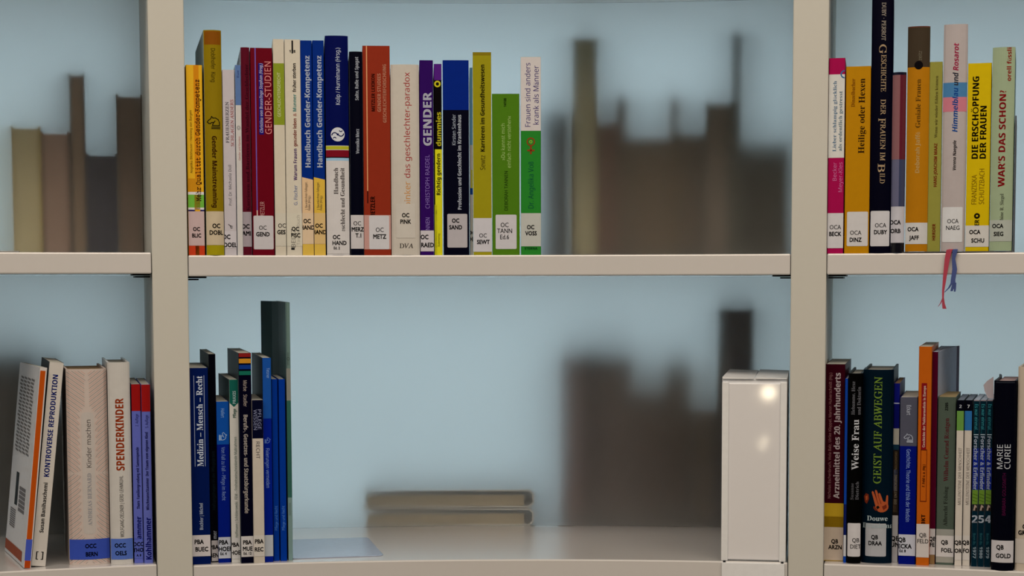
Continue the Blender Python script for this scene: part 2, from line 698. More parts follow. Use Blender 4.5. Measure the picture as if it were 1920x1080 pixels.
book('yellow paperback with striped green and orange foot, first beside the left post', (352.5, 383, 475, 349.5, 380.5, 122), (228, 172, 45),
     blocks=[(.46, .78, 122, 332, (212, 135, 30)), (0, .8, 332, 357, (205, 140, 35)), (0, 1, 357, 362, WH), (0, 1, 362, 386, (120, 178, 70)),
             (.4, .75, 362, 393, (222, 160, 40)), (0, 1, 386, 390, WH), (0, .45, 390, 393, (45, 40, 90)), (.75, 1, 390, 393, (45, 40, 90)),
             (0, 1, 457, 475, (200, 70, 40)), (.42, .66, 457, 475, (228, 165, 40))],
     texts=[('Mehr Qualität durch Gender-Kompetenz', 'mono', (60, 25, 15), .66, 374, 149, 8.5), ('Mehr Qualität durch Gender-Kompetenz', 'mono', (60, 25, 15), .68, 374, 149, 8.5),
            ('Angelika Blickhäuser / Henning von Bargen', 'sans', (105, 80, 25), .24, 322, 206, 4.5)],
     sticker=(393, 457, (200, 170, 160), [('OC', .5, 426, 8), ('BLIC', .5, 438, 8)]), group=G1, yaw=-.02)

book('tall ochre hardcover with a brown-stained top edge and a horse-head mark', (388, 420, 475, 380, 415.5, 57), (148, 122, 25), 'hardcover',
     blocks=[(.05, .95, 59, 84, (140, 84, 25)), (0, 1, 456, 475, (168, 150, 30))],
     texts=[('Doblhofer  Küng', 'sans', (50, 40, 15), .52, 91, 153, 8), ('Gender Mainstreaming', 'sb', (75, 40, 15), .52, 253, 386, 9)],
     sticker=(393, 456, (205, 182, 148), [('OC', .56, 420, 9), ('DOBL', .56, 432.5, 9)]), group=G1, side=(165, 175, 165), depth=.2, yaw=-.02, bulge=.004,
     extra=lambda sp, mb: strokes(sp, mb, KNIGHT, .5, 228, 24, .035, paint((45, 40, 20))))

book('pale pink-grey paperback between the tall ochre and the thin blue-topped book', (421, 444, 475, 416.5, 440, 131), (198, 184, 178),
     texts=[('FRAUENHERZEN', 'serl', (95, 90, 95), .36, 266, 190, 6), ('SCHLAGEN ANDERS', 'serl', (190, 110, 105), .76, 272, 186, 6),
            ('Prof. Dr. Michaela Döll', 'sans', (125, 120, 118), .52, 382, 307, 5.5)],
     sticker=(430, 462, (205, 192, 186), [('OC', .15, 440.5, 9), ('DOEL', .48, 455.5, 9)]), group=G1, extra=b_doel_bird)

book('thin book with a blue head and white lower spine', (445, 456.5, 475, 440.5, 451, 122), (208, 196, 182),
     blocks=[(0, 1, 122, 196, (100, 122, 158))],
     texts=[('Gender und Karriere', 'sans', (185, 110, 105), .6, 298, 254, 4), ('Eue', 'sans', (50, 60, 110), .5, 145, 132, 4), ('©', 'sans', (110, 110, 110), .5, 242, 234, 7)],
     group=G1, side=(200, 205, 205), depth=.14)

book('narrow dark maroon clothbound book with worn dark lettering', (457, 473.5, 475, 449.5, 467, 89), (98, 26, 42), 'hardcover',
     texts=[('Karrieren und Barrieren im Wandel der Geschlechter', 'ser', (60, 15, 30), .62, 392, 120, 6)],
     sticker=(394, 459, (168, 152, 150), [('OC', .3, 421, 9), ('AMI', .4, 434, 9)]), group=G1, side=(195, 195, 195), bulge=.002, rough=.6, depth=.19)


def gend(sp, mb):
    sp.text(mb, 'METZLER', 'sans', paint((205, 150, 140)), .46, 404, 375, 8)


book('dark red hardcover titled GENDER-STUDIEN in large salmon capitals', (475, 516, 475, 467.5, 509.5, 90), (112, 20, 34),
     blocks=[(.20, .25, 90, 391, (120, 95, 165)), (.36, .58, 118, 250, (42, 32, 112)), (.20, .25, 391, 401, (225, 190, 170))],
     texts=[('Christina von Braun/Inge Stephan (Hrsg.)', 'sb', (205, 190, 205), .47, 247, 119, 6, .2), ('GENDER-STUDIEN', 'sans', (222, 140, 130), .79, 249, 115, 12)],
     sticker=(401, 464, (202, 190, 182), [('OC', .47, 423.5, 8.5, 'geo'), ('GEND', .47, 435.5, 8.5)], (.05, .96)), group=G1, extra=gend)

book('cream book with an olive-green title block below its head', (517.5, 538, 475, 510, 531.5, 73.5), (212, 195, 168),
     blocks=[(0, 1, 118, 232, (142, 150, 48))], texts=[('GESCHLECHTERGERECHT', 'sans', (215, 210, 160), .5, 217, 135, 6)],
     sticker=(396, 458, (210, 196, 172), [('OC', .62, 419.5, 8.5, 'geo'), ('GES', .56, 431.5, 8.5)]), group=G1, side=(220, 208, 185))

def beltz(sp, mb):
    sp.text(mb, 'BELTZ', 'sans', paint((120, 112, 102)), .42, 460, 426, 8, lift=.0004)
    sp.text(mb, 'Taschenbuch', 'sans', paint((178, 165, 146)), .74, 456, 400, 6, lift=.0004)


book('cream paperback with a multicoloured small title and black foot mark', (539, 569, 475, 531.5, 561.5, 74), (214, 198, 172),
     blocks=[(.45, .55, 76, 100, (30, 28, 28)), (.28, .5, 461, 465, (40, 38, 38))],
     texts=[('früher sterben', 'sb', (60, 52, 50), .6, 171, 118, 6.5), ('Männer', 'sb', (120, 165, 150), .6, 207, 175, 6.5), ('&', 'sb', (205, 150, 130), .6, 216, 210, 6.5),
            ('gesünder leben', 'sb', (160, 85, 70), .6, 272, 220, 6.5), ('Warum Frauen', 'sb', (112, 82, 125), .6, 335, 276, 6.5),
            ('G. Fischer', 'sans', (100, 115, 150), .6, 381, 344, 6.5),
            ('178', 'sb', (50, 45, 45), .5, 96, None, 5)],
     sticker=(396, 458, (214, 200, 174), [('OC', .56, 425.5, 8.5), ('FISC', .58, 437.5, 8.5)], (0, 1)), group=G1, extra=beltz)

for j, (bx, lo, lab) in enumerate((((568.5, 590.5, 475, 561.5, 583, 76), (226, 186, 140), 'blue paperback titled Handbuch Gender-Kompetenz, the copy with a peach foot'),
                                   ((591, 612.5, 475, 583.5, 605.5, 76), (222, 178, 72), 'blue paperback titled Handbuch Gender-Kompetenz, the copy with a yellow foot'))):
    def diag(sp, mb, lo=lo):
        sp.poly(mb, [(0, 475), (1, 475), (1, 334), (0, 329)], .00009, paint(lo))
        sp.patch(mb, 0, sp.W, 0, sp.v(453), .0001, paint((222, 180, 80)))
    book(lab, bx, (18, 52, 122), texts=[('Handbuch Gender-Kompetenz', 'sb', (205, 205, 205), .56, 311, 104, 10),
                                        ('J. Baumkirchner-Fallegger,', 'sans', (70, 62, 60), .36, 390, 338, 4.5), ('Heike (Hrsg.)', 'sans', (70, 62, 60), .62, 391, 364, 4.5)],
         sticker=(396, 454, (222, 190, 152) if j == 0 else (218, 180, 120), [('OC', .42, 411 if j == 0 else 419.5, 8.5), ('HAND', .45, 423 if j == 0 else 431.5, 8.5)]), group=G1, extra=diag)


def kolip(sp, mb):
    sp.disc(mb, .52, 250, 13.2, .0002, paint((212, 206, 200)))
    n = paint((15, 22, 75))
    sp.disc(mb, .385, 252, 6.3, .00027, n, 4.3, 0, math.pi)
    sp.disc(mb, .655, 248, 6.3, .00027, n, 4.3, math.pi, 2 * math.pi)
    sp.disc(mb, .385, 258, 3.6, .00027, n, 1.9, .2, math.pi - .2)
    sp.disc(mb, .655, 242, 3.6, .00027, n, 1.9, math.pi + .2, 2 * math.pi - .2)


book('navy over white handbook with a round white logo and coloured bands', (613, 657, 475, 608.5, 651.5, 67.5), (212, 200, 188), 'hardcover', bulge=.003,
     blocks=[(0, 1, 67.5, 270.5, (16, 24, 80)), (0, 1, 271.5, 278, (185, 178, 50)), (0, 1, 279, 291.5, (130, 28, 42)), (0, 1, 291.5, 293.5, (40, 16, 24)), (0, 1, 293.5, 298.5, (158, 190, 205))],
     texts=[('Kolip / Hurrelmann (Hrsg.)', 'sans', (200, 200, 205), .54, 195, 90, 8), ('Handbuch', 'ser', (75, 66, 62), .42, 361, 312, 8),
            ('eschlecht und Gesundheit', 'ser', (75, 66, 62), .70, 431, 312, 8)],
     sticker=(430, 472, (213, 201, 189), [('OC', .42, 441, 8.5), ('HAND', .55, 452, 8.5), ('Ed. 2', .43, 461.5, 5.5)]), group=G1, extra=kolip, side=(20, 26, 75))

book('narrow black book with small white lettering beside the navy handbook', (658.5, 683, 475, 653.5, 679, 97), (12, 18, 30), 'hardcover', bulge=.002,
     texts=[('Salto, Rolle und Spagat', 'sb', (195, 192, 190), .56, 187, 107, 6.5), ('Veronika Merz', 'sb', (195, 192, 190), .58, 286, 240, 6.5)],
     sticker=(400, 463, (206, 194, 184), [('OC', .5, 415.5, 8.5, 'geo'), ('MERZ', .54, 426.5, 8.5), ('T.1', .58, 438, 8.5)]), group=G1, side=(150, 148, 142))

book('brick-red lexicon with a pale vertical rule along its spine', (683, 733.5, 475, 679, 731, 86), (148, 56, 36),
     blocks=[(.13, .165, 86, 355, (225, 165, 115)), (.13, .165, 355, 378, (30, 16, 14))],
     texts=[('METZLER LEXIKON', 'sb', (70, 24, 18), .38, 207, 138, 6.5), ('GENDER STUDIES', 'sb', (214, 150, 118), .60, 208, 137, 6.5),
            ('GESCHLECHTERFORSCHUNG', 'sb', (214, 150, 118), .80, 228, 120, 6.5), ('METZLER', 'sb', (42, 20, 16), .33, 405, 365, 8.5)],
     sticker=(400, 464, (198, 150, 135), [('OC', .58, 427.5, 9, 'geo'), ('METZ', .58, 440, 9)], (0, 1)), group=G1,
     extra=lambda sp, mb: sp.patch(mb, .19 * sp.W, .93 * sp.W, sp.v(464), sp.v(401), .00036, paint((208, 198, 190)), .0012))

book('beige hardcover titled das geschlechter-paradox in thin red letters', (734, 786, 475, 732, 787, 121.5), (203, 188, 168), 'hardcover', bulge=.003,
     texts=[('das geschlechter-paradox', 'sans', (172, 66, 62), .57, 331, 136, 11), ('pinker', 'sans', (208, 148, 88), .57, 384, 338, 11), ('DVA', 'serl', (70, 62, 56), .52, 457.5, None, 8.5)],
     sticker=(379, 443, (206, 192, 173), [('OC', .5, 400.5, 8.5), ('PINK', .5, 412.5, 8.5)], (.16, .84)), group=G1, rough=.55)

book('dark purple paperback titled GENDER in bold white capitals', (787, 813.5, 475, 787.5, 812.5, 113), (58, 22, 92),
     texts=[('GENDER', 'sb', (214, 206, 208), .56, 271, 172, 16), ('CHRISTOPH RAEDEL', 'sans', (142, 112, 172), .54, 388, 288, 8), ('NNEN', 'sans', (150, 120, 178), .54, 428, 405, 8)],
     sticker=(429, 468, (206, 192, 186), [('OC', .3, 441, 9), ('RAED', .52, 456, 9)]), group=G1)


def dummies(sp, mb):
    sp.disc(mb, .45, 157, 6.3, .0002, paint((205, 188, 45)))
    sp.disc(mb, .45, 157, 3.2, .00025, paint((25, 22, 20)))


book('thin black and yellow paperback with a purple head and round yellow mark', (814.5, 829.5, 475, 814, 828.5, 120), (20, 16, 20),
     blocks=[(0, 1, 120, 150, (92, 40, 122)), (.08, 1, 278, 475, (218, 206, 40)), (0, .3, 381, 475, (218, 206, 40))],
     texts=[('dummies', 'sb', (222, 205, 50), .58, 272, 209, 9.5), ('Richtig gendern', 'sb', (35, 32, 20), .52, 363, 286, 7.5), ('Dudenverlag', 'sans', (60, 55, 20), .52, 459, 435, 3.5)], group=G1, extra=dummies)

book('black paperback with a royal blue head block and white title', (831, 880.5, 475, 830, 879, 113), (14, 18, 32),
     blocks=[(0, 1, 113, 205, (14, 46, 122))],
     texts=[('Kirsten Sander', 'sans', (170, 172, 178), .42, 270, 213, 7), ('Profession und Geschlecht im Krankenhaus', 'sb', (208, 206, 204), .63, 390, 214, 7)],
     sticker=(398, 461, (186, 174, 168), [('OC', .47, 410.5, 8.5), ('SAND', .47, 423, 8.5)], (.15, .92)), group=G1)

book('very thin pale booklet squeezed between the black and olive-yellow books', (881.5, 887.5, 475, 880.5, 886, 127), (205, 195, 180), inset=.012,
     blocks=[(0, 1, 127, 270, (120, 165, 190)), (.3, 1, 316, 350, (200, 190, 70)), (0, 1, 350, 362, (40, 80, 140))],
     texts=[('OC', 'geob', INK, .5, 433, None, 8), ('DH', 'geob', INK, .5, 445, None, 8)], group=G1, depth=.15)

book('olive-yellow paperback with a black title reading Karrieren im Gesundheitswesen', (888, 922.5, 475, 885.5, 921, 98), (160, 146, 32),
     blocks=[(0, 1, 98, 104, (140, 120, 30))],
     texts=[('Sewtz', 'sans', (75, 62, 22), .52, 316, 289, 9.5), ('Karrieren im Gesundheitswesen', 'sb', (38, 32, 16), .52, 282, 121, 8)],
     sticker=(406, 469, (206, 196, 190), [('OC', .52, 438.5, 8.5, 'geo'), ('SEWT', .54, 450.5, 8.5)]), group=G1, side=(185, 178, 110))

book('short wide grass-green paperback with a white sticker reading Ed.6', (923.5, 974.5, 475, 921.5, 974, 176), (86, 124, 32),
     texts=[('14108', 'sb', (45, 70, 22), .48, 200, 184, 5), ('»Du kannst mich', 'sans', (168, 190, 110), .40, 299, 231, 7), ('einfach nicht verstehen«', 'sans', (168, 190, 110), .62, 313, 217, 7),
            ('DEBORAH TANNEN', 'sans', (34, 54, 20), .51, 392, 319, 6.5)],
     sticker=(400, 464, (206, 195, 188), [('OC', .45, 419, 9, 'geo'), ('TANN', .45, 430, 9, 'geo'), ('Ed.6', .45, 441.5, 9, 'geo')], (.12, .89)), group=G1, depth=.12)


def voss(sp, mb):
    m = paint((150, 66, 34))
    sp.disc(mb, .5, 264, 8, .0002, m, 5.8)
    sp.patch(mb, .46 * sp.W, .54 * sp.W, sp.v(287), sp.v(272), .0002, m)
    sp.patch(mb, .32 * sp.W, .68 * sp.W, sp.v(281.5), sp.v(278.5), .0002, m)
    sp.disc(mb, .5, 264, 3, .0002, paint((150, 180, 60)), 1.6)


book('white and green paperback at the right end of the row', (977, 1013.5, 475, 975.5, 1015.5, 107), (52, 132, 50),
     blocks=[(0, 1, 107, 243.5, (210, 196, 184))],
     texts=[('Frauen sind anders', 'sans', (72, 56, 110), .35, 236, 118, 10), ('krank als Männer', 'sans', (72, 56, 110), .76, 232, 123, 10),
            ('Dr. Angelika Voß', 'sans', (28, 92, 62), .5, 388, 301, 10), ('STERNA', 'sb', (25, 80, 40), .5, 463, None, 4.5)],
     sticker=(397, 459, (192, 186, 170), [('OC', .48, 423, 8.5), ('VOSS', .5, 434.5, 8.5)], (0, 1)), group=G1, extra=voss)

# ------------------------------------------------------------------ right bay, middle shelf
G2 = 'books on the middle shelf of the right bay'


def beck(sp, mb):
    sp.disc(mb, .98, 139, 8, .0002, paint((60, 110, 145)), 5.5, math.pi * .5, math.pi * 1.5)


book('narrow pink and white paperback directly right of the right post', (1550.5, 1581, 470, 1554.5, 1585, 109), (168, 26, 78),
     blocks=[(0, 1, 139, 292.5, (214, 204, 188))],
     texts=[('Lieber schlampig glücklich', 'ser', (82, 110, 130), .38, 281, 151, 6.5), ('als ordentlich gestresst', 'ser', (90, 112, 120), .74, 280, 170, 6.5),
            ('Becker', 'sans', (205, 110, 150), .42, 335, 301, 7.5), ('Meyer-Kles', 'sans', (205, 110, 150), .78, 356, 301, 7.5)],
     sticker=(395, 460, (208, 197, 188), [('OCA', .5, 421, 8.5, 'geo'), ('BECK', .5, 433.5, 8.5)]), group=G2, yaw=-.016, extra=beck)

book('wide mustard paperback with dark serif title between pink and tall black books', (1583.5, 1630, 470.5, 1585.5, 1633, 124.5), (188, 130, 22),
     texts=[('Dinzelbacher', 'ser', (130, 76, 18), .29, 199, 147, 7), ('Heilige oder Hexen', 'ser', (56, 36, 16), .64, 285, 147, 11.5)],
     sticker=(393, 457, (208, 197, 186), [('OCA', .46, 432, 8.5, 'geo'), ('DINZ', .46, 445, 8.5)], (.1, .95)), group=G2, yaw=-.026)

book('tallest black hardcover in the right bay with beige serif capitals running down', (1630.5, 1670, 469, 1634, 1677, -14), (10, 16, 30), 'hardcover', bulge=.003,
     texts=[('DUBY · PERROT', 'serl', (190, 172, 150), .55, 5, 75, 8), *[(t, 'serl', (200, 168, 128), .52 + (.05 if len(t) > 1 else 0), a, z, 13.5 if len(t) == 1 else 9.5) for t, a, z in (('G', 82, 99), ('ESCHICHTE', 101, 169), ('DER', 183, 212), ('F', 218, 228), ('RAUEN', 229, 276), ('IM', 281, 297), ('B', 302, 318), ('ILD', 320, 339))]],
     sticker=(390, 456, (206, 196, 188), [('OCA', .52, 417, 8.5, 'geo'), ('DUBY', .52, 429.5, 8.5)], (.05, .93)), group=G2, yaw=-.036)

book('narrow glossy pink and lavender book with a dark blue rounded head', (1668.5, 1696.5, 469, 1674.5, 1699, 136), (108, 104, 122), 'hardcover', bulge=.004, rough=.15, gloss=.6,
     blocks=[(0, 1, 136, 141, (22, 24, 44)), (0, .55, 141, 296, (142, 96, 94)), (.55, 1, 141, 296, (104, 38, 50)), (.55, 1, 296, 383, (68, 72, 94)), (0, 1, 450, 469, (16, 18, 28))],
     sticker=(383, 450, (198, 188, 184), [('OCA', .32, 412, 8.5), ('ORB', .35, 428, 8.5)]), group=G2, yaw=-.045)


def jaff(sp, mb):
    sp.disc(mb, .5, 122, 8.2, .0002, paint((22, 20, 22)))
    sp.text(mb, 'zeitz', 'sans', paint((120, 110, 90)), .55, 113, 96, 7)


book('orange-brown hardcover with a dark grey-brown head and black disc', (1697.5, 1737.5, 469, 1701.5, 1746, 50), (182, 120, 26), 'hardcover', bulge=.004,
     blocks=[(0, 1, 50, 125.5, (74, 62, 48)), (0, 1, 50, 52, (160, 90, 66))],
     texts=[('Geniale Frauen', 'ser', (92, 62, 20), .5, 238, 148, 9), ('Deborah Jaffé', 'sb', (218, 178, 110), .5, 322, 246, 8)],
     sticker=(415, 455, (206, 196, 184), [('OCA', .35, 427, 8.5), ('JAFF', .4, 443, 8.5)]), group=G2, yaw=-.045, side=(40, 36, 36), extra=jaff)

book('thin olive-green paperback with rust-red author line, beside the orange-brown hardcover', (1738, 1763, 469, 1743.5, 1767.5, 116), (150, 142, 68),
     texts=[('Wenn wir wieder fühlen können', 'ser', (92, 80, 40), .55, 257, 142, 5.5), ('HANS-JOACHIM MAAZ', 'sb', (150, 64, 36), .55, 348, 267, 6), ('HERDER', 'sb', (140, 50, 30), .5, 448, 417, 6)], group=G2, yaw=-.045)

NAEG = book('tall grey-pink hardcover with one blue and one pink band across its spine', (1763.5, 1808, 469, 1769.5, 1816, 46), (182, 166, 156), 'hardcover', bulge=.003, rough=.55,
     blocks=[(0, 1, 154, 181, (82, 126, 158)), (0, 1, 181, 208, (200, 122, 128))],
     texts=[('Himmelblau', 'sb', (44, 94, 160), .52, 246, 165, 10, .2), ('und', 'sb', (72, 72, 80), .52, 160, 137, 10, .2), ('Rosarot', 'sb', (192, 62, 92), .52, 132, 82, 10, .2),
            ('Verena Naegele', 'sb', (48, 40, 40), .52, 318, 262, 6, .2)],
     sticker=(386, 452, (212, 204, 194), [('OCA', .5, 412.5, 8.5, 'geo'), ('NAEG', .5, 425, 8.5, 'geo')], (.06, .9)), group=G2, yaw=-.045)[0]


def schu(sp, mb):
    sp.disc(mb, .48, 403, 5.6, .0002, paint((30, 26, 10)))
    sp.disc(mb, .48, 403, 2, .00025, paint((200, 170, 30)))


book('bright yellow paperback with bold black sans-serif title in two lines', (1809, 1853.5, 469, 1815.5, 1860.5, 118.5), (208, 174, 22),
     texts=[('DIE ERSCHÖPFUNG', 'sb', (30, 26, 12), .34, 296, 143, 12), ('DER FRAUEN', 'sb', (30, 26, 12), .68, 296, 198, 12),
            ('FRANZISKA', 'sans', (128, 98, 20), .34, 381, 326, 9.5), ('SCHUTZBACH', 'sans', (128, 98, 20), .66, 381, 315, 9.5), ('ER', 'sb', (30, 26, 12), .48, 421, 410, 8.5)],
     sticker=(421, 461, (206, 195, 180), [('OCA', .4, 433, 8.5), ('SCHU', .53, 449, 8.5)]), group=G2, yaw=-.045, extra=schu)

book('pale sage-green hardcover standing against the bookend at the right end', (1855.5, 1897, 469, 1860.5, 1904.5, 89), (160, 168, 132), 'hardcover', bulge=.003,
     texts=[('orell füssli', 'sb', (172, 56, 44), .74, 152, 90, 8), ("WAR'S DAS SCHON?", 'sb', (160, 36, 40), .48, 349, 169, 12.5), ('Sabine R. Siegel', 'ser', (82, 84, 66), .52, 420, 362, 6.5)],
     sticker=(411, 451, (178, 176, 158), [('OCA', .36, 422, 8.5), ('SIEG', .4, 437, 8.5)]), group=G2, yaw=-.045, side=(100, 118, 100))


def ribbon(name, rgb, pts, wd, parent):
    """flat woven band along points given as pixels at the front of the shelf edge"""
    w3 = []
    for px, py, off in pts:
        w3.append(hit_cyl(px, py, R - 0.0025 - off))
    mb = MB()
    n = len(w3)
    vs = []
    for i, p in enumerate(w3):
        ph = polar(p)[0]
        t = Vector((math.cos(ph), -math.sin(ph), 0))
        nn = Vector((math.sin(ph), math.cos(ph), 0)) * 0.0003
        h = wd[i] * PX / 2
        vs += [p - t * h - nn, p + t * h - nn, p + t * h + nn, p - t * h + nn]
    fs = []
    for i in range(n - 1):
        a, b = 4 * i, 4 * i + 4
        fs += [(a + k, a + (k + 1) % 4, b + (k + 1) % 4, b + k) for k in range(4)]
    fs += [(0, 3, 2, 1), (4 * n - 4, 4 * n - 3, 4 * n - 2, 4 * n - 1)]
    mb.add(vs, fs, paint(rgb, .6, 'ribbon_satin'))
    o = mb.build(name)
    o.parent = parent
    bpy.context.view_layer.update()
    o.matrix_parent_inverse = parent.matrix_world.inverted()
    return o


rb = ribbon('bookmark_ribbon', (176, 74, 84), [(1786, 466.5, -.006), (1780, 468.5, .0012), (1776, 486, .0008), (1771.5, 520, .0008), (1768.5, 545, .0004), (1768, 560, .0004)], [7, 10, 9, 6.5, 4, 3], NAEG)
rb['label'] = 'pink ribbon with a frayed end'
ribbon('ribbon_fray', (170, 72, 80), [(1768.3, 558, .0004), (1764, 568, .0004), (1759, 575, .0004)], [2.5, 2, 1], rb)
ribbon('ribbon_fray', (170, 72, 80), [(1768.3, 558, .0006), (1769, 570, .0006), (1771, 579, .0006)], [3, 5, 7], rb)
rb = ribbon('bookmark_ribbon', (82, 90, 128), [(1792, 466.5, -.006), (1791, 468.5, .0012), (1788, 485, .0008), (1790, 505, .001), (1787, 525, .0008), (1787, 532, .0008)], [7, 9, 6, 8.5, 8, 9], NAEG)
rb['label'] = 'blue ribbon with a frayed end'
ribbon('ribbon_fray', (78, 86, 122), [(1785, 530, .0006), (1779, 540, .0006), (1771, 548, .0006)], [4, 3, 1.5], rb)
ribbon('ribbon_fray', (78, 86, 122), [(1788, 530, .0008), (1786, 540, .0008), (1784, 546, .0008)], [4, 5, 4], rb)
ribbon('ribbon_fray', (78, 86, 122), [(1791, 530, .0008), (1790.5, 540, .0008), (1790, 547, .0008)], [4, 4, 3], rb)

# ------------------------------------------------------------------ left bay, bottom shelf
G3 = 'books on the bottom shelf of the left bay'


def kinder(sp, mb):
    """fine line pattern on the spine: chevrons that part around a plain plaque, dark and salmon by turns"""
    a, b = paint((140, 124, 112)), paint((206, 150, 128))

    def dp(y):                                  # half width of the plaque at a height (mirrored about 886)
        q = min(max((y - 764) / 14, 0), 1)
        return .165 * math.sin(q * math.pi / 2)
    for half in (0, 1):
        for i in range(-16, 46):
            ye = 700 + i * 4.1
            for s in (-1, 1):
                pts = []
                y = max(ye, 695)
                while y <= 886:
                    ln = .5 * (1 - (y - ye) / 27)
                    q = dp(y)
                    d = .5 * (ln + q + math.sqrt((ln - q) ** 2 + .3 * q * q)) if q else ln
                    if (q and d - q < .022 + .022 * (i % 3)) or d < .012:
                        break
                    pts.append((.5 + s * d, y if not half else 1772 - y))
                    y += 3
                m = a if i % 2 else b
                for (u0, y0), (u1, y1) in zip(pts, pts[1:]):
                    if max(y0, y1) < 1056:
                        L = math.hypot((u1 - u0) * 76, y1 - y0) or 1
                        nx, ny = (y1 - y0) / L * .34 / 76, -(u1 - u0) * 76 / L * .34
                        sp.draw2d(mb, [(p * sp.W, sp.v(q)) for p, q in ((u0 - nx, y0 - ny), (u1 - nx, y1 - ny), (u1 + nx, y1 + ny), (u0 + nx, y0 + ny))], [(0, 1, 2, 3)], .00012, m)
    pl = paint((196, 180, 164))
    sp.patch(mb, .35 * sp.W, .66 * sp.W, sp.v(1000), sp.v(772), .00016, pl, .004)
    sp.text(mb, 'Kinder machen', 'sans', paint((92, 84, 78)), .52, 875, 786, 9, lift=.0003)
    sp.text(mb, 'ANDREAS BERNARD', 'ser', paint((150, 144, 140)), .52, 984, 886, 7.5, lift=.0003)


def gyro(sp, mb):
    """printed back cover on the left board of the leaning paperback"""
    f = lambda d, v, e: (-e, d, v)
    m, k, g = paint((112, 104, 98)), paint((26, 24, 24)), paint((112, 104, 100))
    H, Dp = sp.H, .15
    for i in range(22):
        z = H * (.92 - i * .018)
        for j in range(4):
            d0 = .03 + j * .026 + (i % 3) * .003
            mb.add([f(d0, z, .0003), f(d0 + .021, z + .001, .0003), f(d0 + .021, z + .0034, .0003), f(d0, z + .0024, .0003)], [(0, 1, 2, 3)], m)
    for j in range(6):
        z = H * (.36 - j * .022)
        mb.add([f(.03, z, .0003), f(.075, z, .0003), f(.075, z + .004, .0003), f(.03, z + .004, .0003)], [(0, 1, 2, 3)], g)
    mb.add([f(.085, H * .27, .0003), f(.105, H * .27, .0003), f(.105, H * .44, .0003), f(.085, H * .44, .0003)], [(0, 1, 2, 3)], k)
    for j in range(9):
        z = H * (.15 + j * .011)
        mb.add([f(.09, z, .0003), f(.13, z, .0003), f(.13, z + .0016, .0003), f(.09, z + .0016, .0003)], [(0, 1, 2, 3)], g)
    mb.add([f(.02, .004, .00035), f(.148, .004, .00035), f(.148, .016, .00035), f(.02, .016, .00035)], [(0, 1, 2, 3)], paint((150, 72, 36)))


book('leaning white paperback with an orange spine and printed back cover facing out', (44, 58.5, 1066, 75.5, 88.5, 690), (206, 192, 178),
     blocks=[(.06, .8, 696, 1012, (188, 84, 26)), (.0, .9, 1012, 1052, (78, 92, 168)), (.06, .9, 1052, 1066, (176, 72, 28))],
     group=G3, yaw=-.09, depth=.15, side=(206, 196, 186), extra=gyro)

book('leaning white paperback with a blue vertical title and bracket mark at the foot', (59.5, 84.5, 1063, 91.5, 121, 681), (206, 192, 174),
     texts=[('KONTROVERSE REPRODUKTION', 'sb', (32, 48, 120), .5, 895, 704, 10), ('Susan Banihaschemi', 'sb', (46, 42, 42), .5, 1000, 906, 7.5), ('[ ]', 'sb', (34, 32, 32), .52, 1041, None, 12)],
     group=G3, depth=.14, side=(46, 46, 50))

book('wide beige hardcover with a fine arched line pattern and blue sticker', (131, 208, 1058, 122.5, 198.5, 692), (202, 180, 162), 'hardcover', bulge=.006, rough=.6, depth=.15,
     sticker=(1009.5, 1047.5, (68, 86, 162), [('OCC', .52, 1022, 8.5), ('BERN', .54, 1037.5, 8.5)]), group=G3, extra=kinder, pages=(170, 140, 105))

book('cream hardcover with a condensed orange-red title and blue sticker', (208, 248, 1057.5, 201, 245, 679.5), (206, 194, 178), 'hardcover', bulge=.004, rough=.3, gloss=.5,
     texts=[('SPENDERKINDER', 'sb', (184, 74, 32), .5, 881, 746, 15.5), ('WOLFGANG OELSNER | GERD LEHMKUHL', 'sans', (62, 56, 52), .52, 1006, 891, 7)],
     sticker=(1009, 1048, (94, 116, 178), [('OCC', .42, 1021.5, 8.5), ('OELS', .45, 1036, 8.5)]), group=G3, depth=.15)

book('slim lavender paperback with a red head, next to the cream hardcover', (250, 268, 1056, 247.5, 264.5, 720.5), (104, 108, 172),
     blocks=[(0, 1, 720.5, 770.5, (156, 32, 30)), (0, 1, 1009, 1044, (90, 98, 168))],
     texts=[('2. Auflage', 'sans', (36, 36, 92), .55, 799, 776, 5.5), ('Thorn  Familiengründung mit Samenspende', 'sb', (36, 36, 92), .55, 954, 838, 5.5), ('ammer', 'sb', (30, 36, 112), .55, 1010, 968, 9.5)],
     sticker=(1012, 1047, (98, 106, 172), [('OCC', .45, 1020, 8), ('THO', .45, 1031, 8), ('A. 8', .5, 1041, 4.5)]), group=G3, depth=.15, side=(30, 30, 80))

book('slim lavender paperback with a red head, closest to the left post', (268.7, 285.5, 1056, 266, 283.5, 721), (106, 110, 172),
     blocks=[(0, 1, 721, 771.5, (158, 34, 32))],
     texts=[('5. Auflage', 'sans', (36, 36, 92), .55, 802, 778, 5.5), ('Wischmann/Stammer  Der Traum vom eigenen Kind', 'sb', (36, 36, 92), .5, 956, 810, 5.5), ('Kohlhammer', 'sb', (30, 36, 120), .52, 1049, 970, 10.5)],
     group=G3, depth=.15)

# ------------------------------------------------------------------ centre bay, bottom shelf
G4 = 'books on the bottom shelf of the centre bay'
NAVY = (12, 34, 82)


def buec(sp, mb):
    m = paint((180, 184, 196))
    for u in (.23, .78):
        sp.patch(mb, (u - .012) * sp.W, (u + .012) * sp.W, sp.v(874), sp.v(704), .0002, m)


def praxis(sp, mb):
    sp.poly(mb, [(0, 755), (.5, 763), (1, 755), (1, 712), (0, 712)], .0001, paint((32, 96, 82)))


def knight(u, yc, s, rgb, rot=-90):
    return lambda sp, mb: strokes(sp, mb, KNIGHT, u, yc, s, .038, paint(rgb), rot)


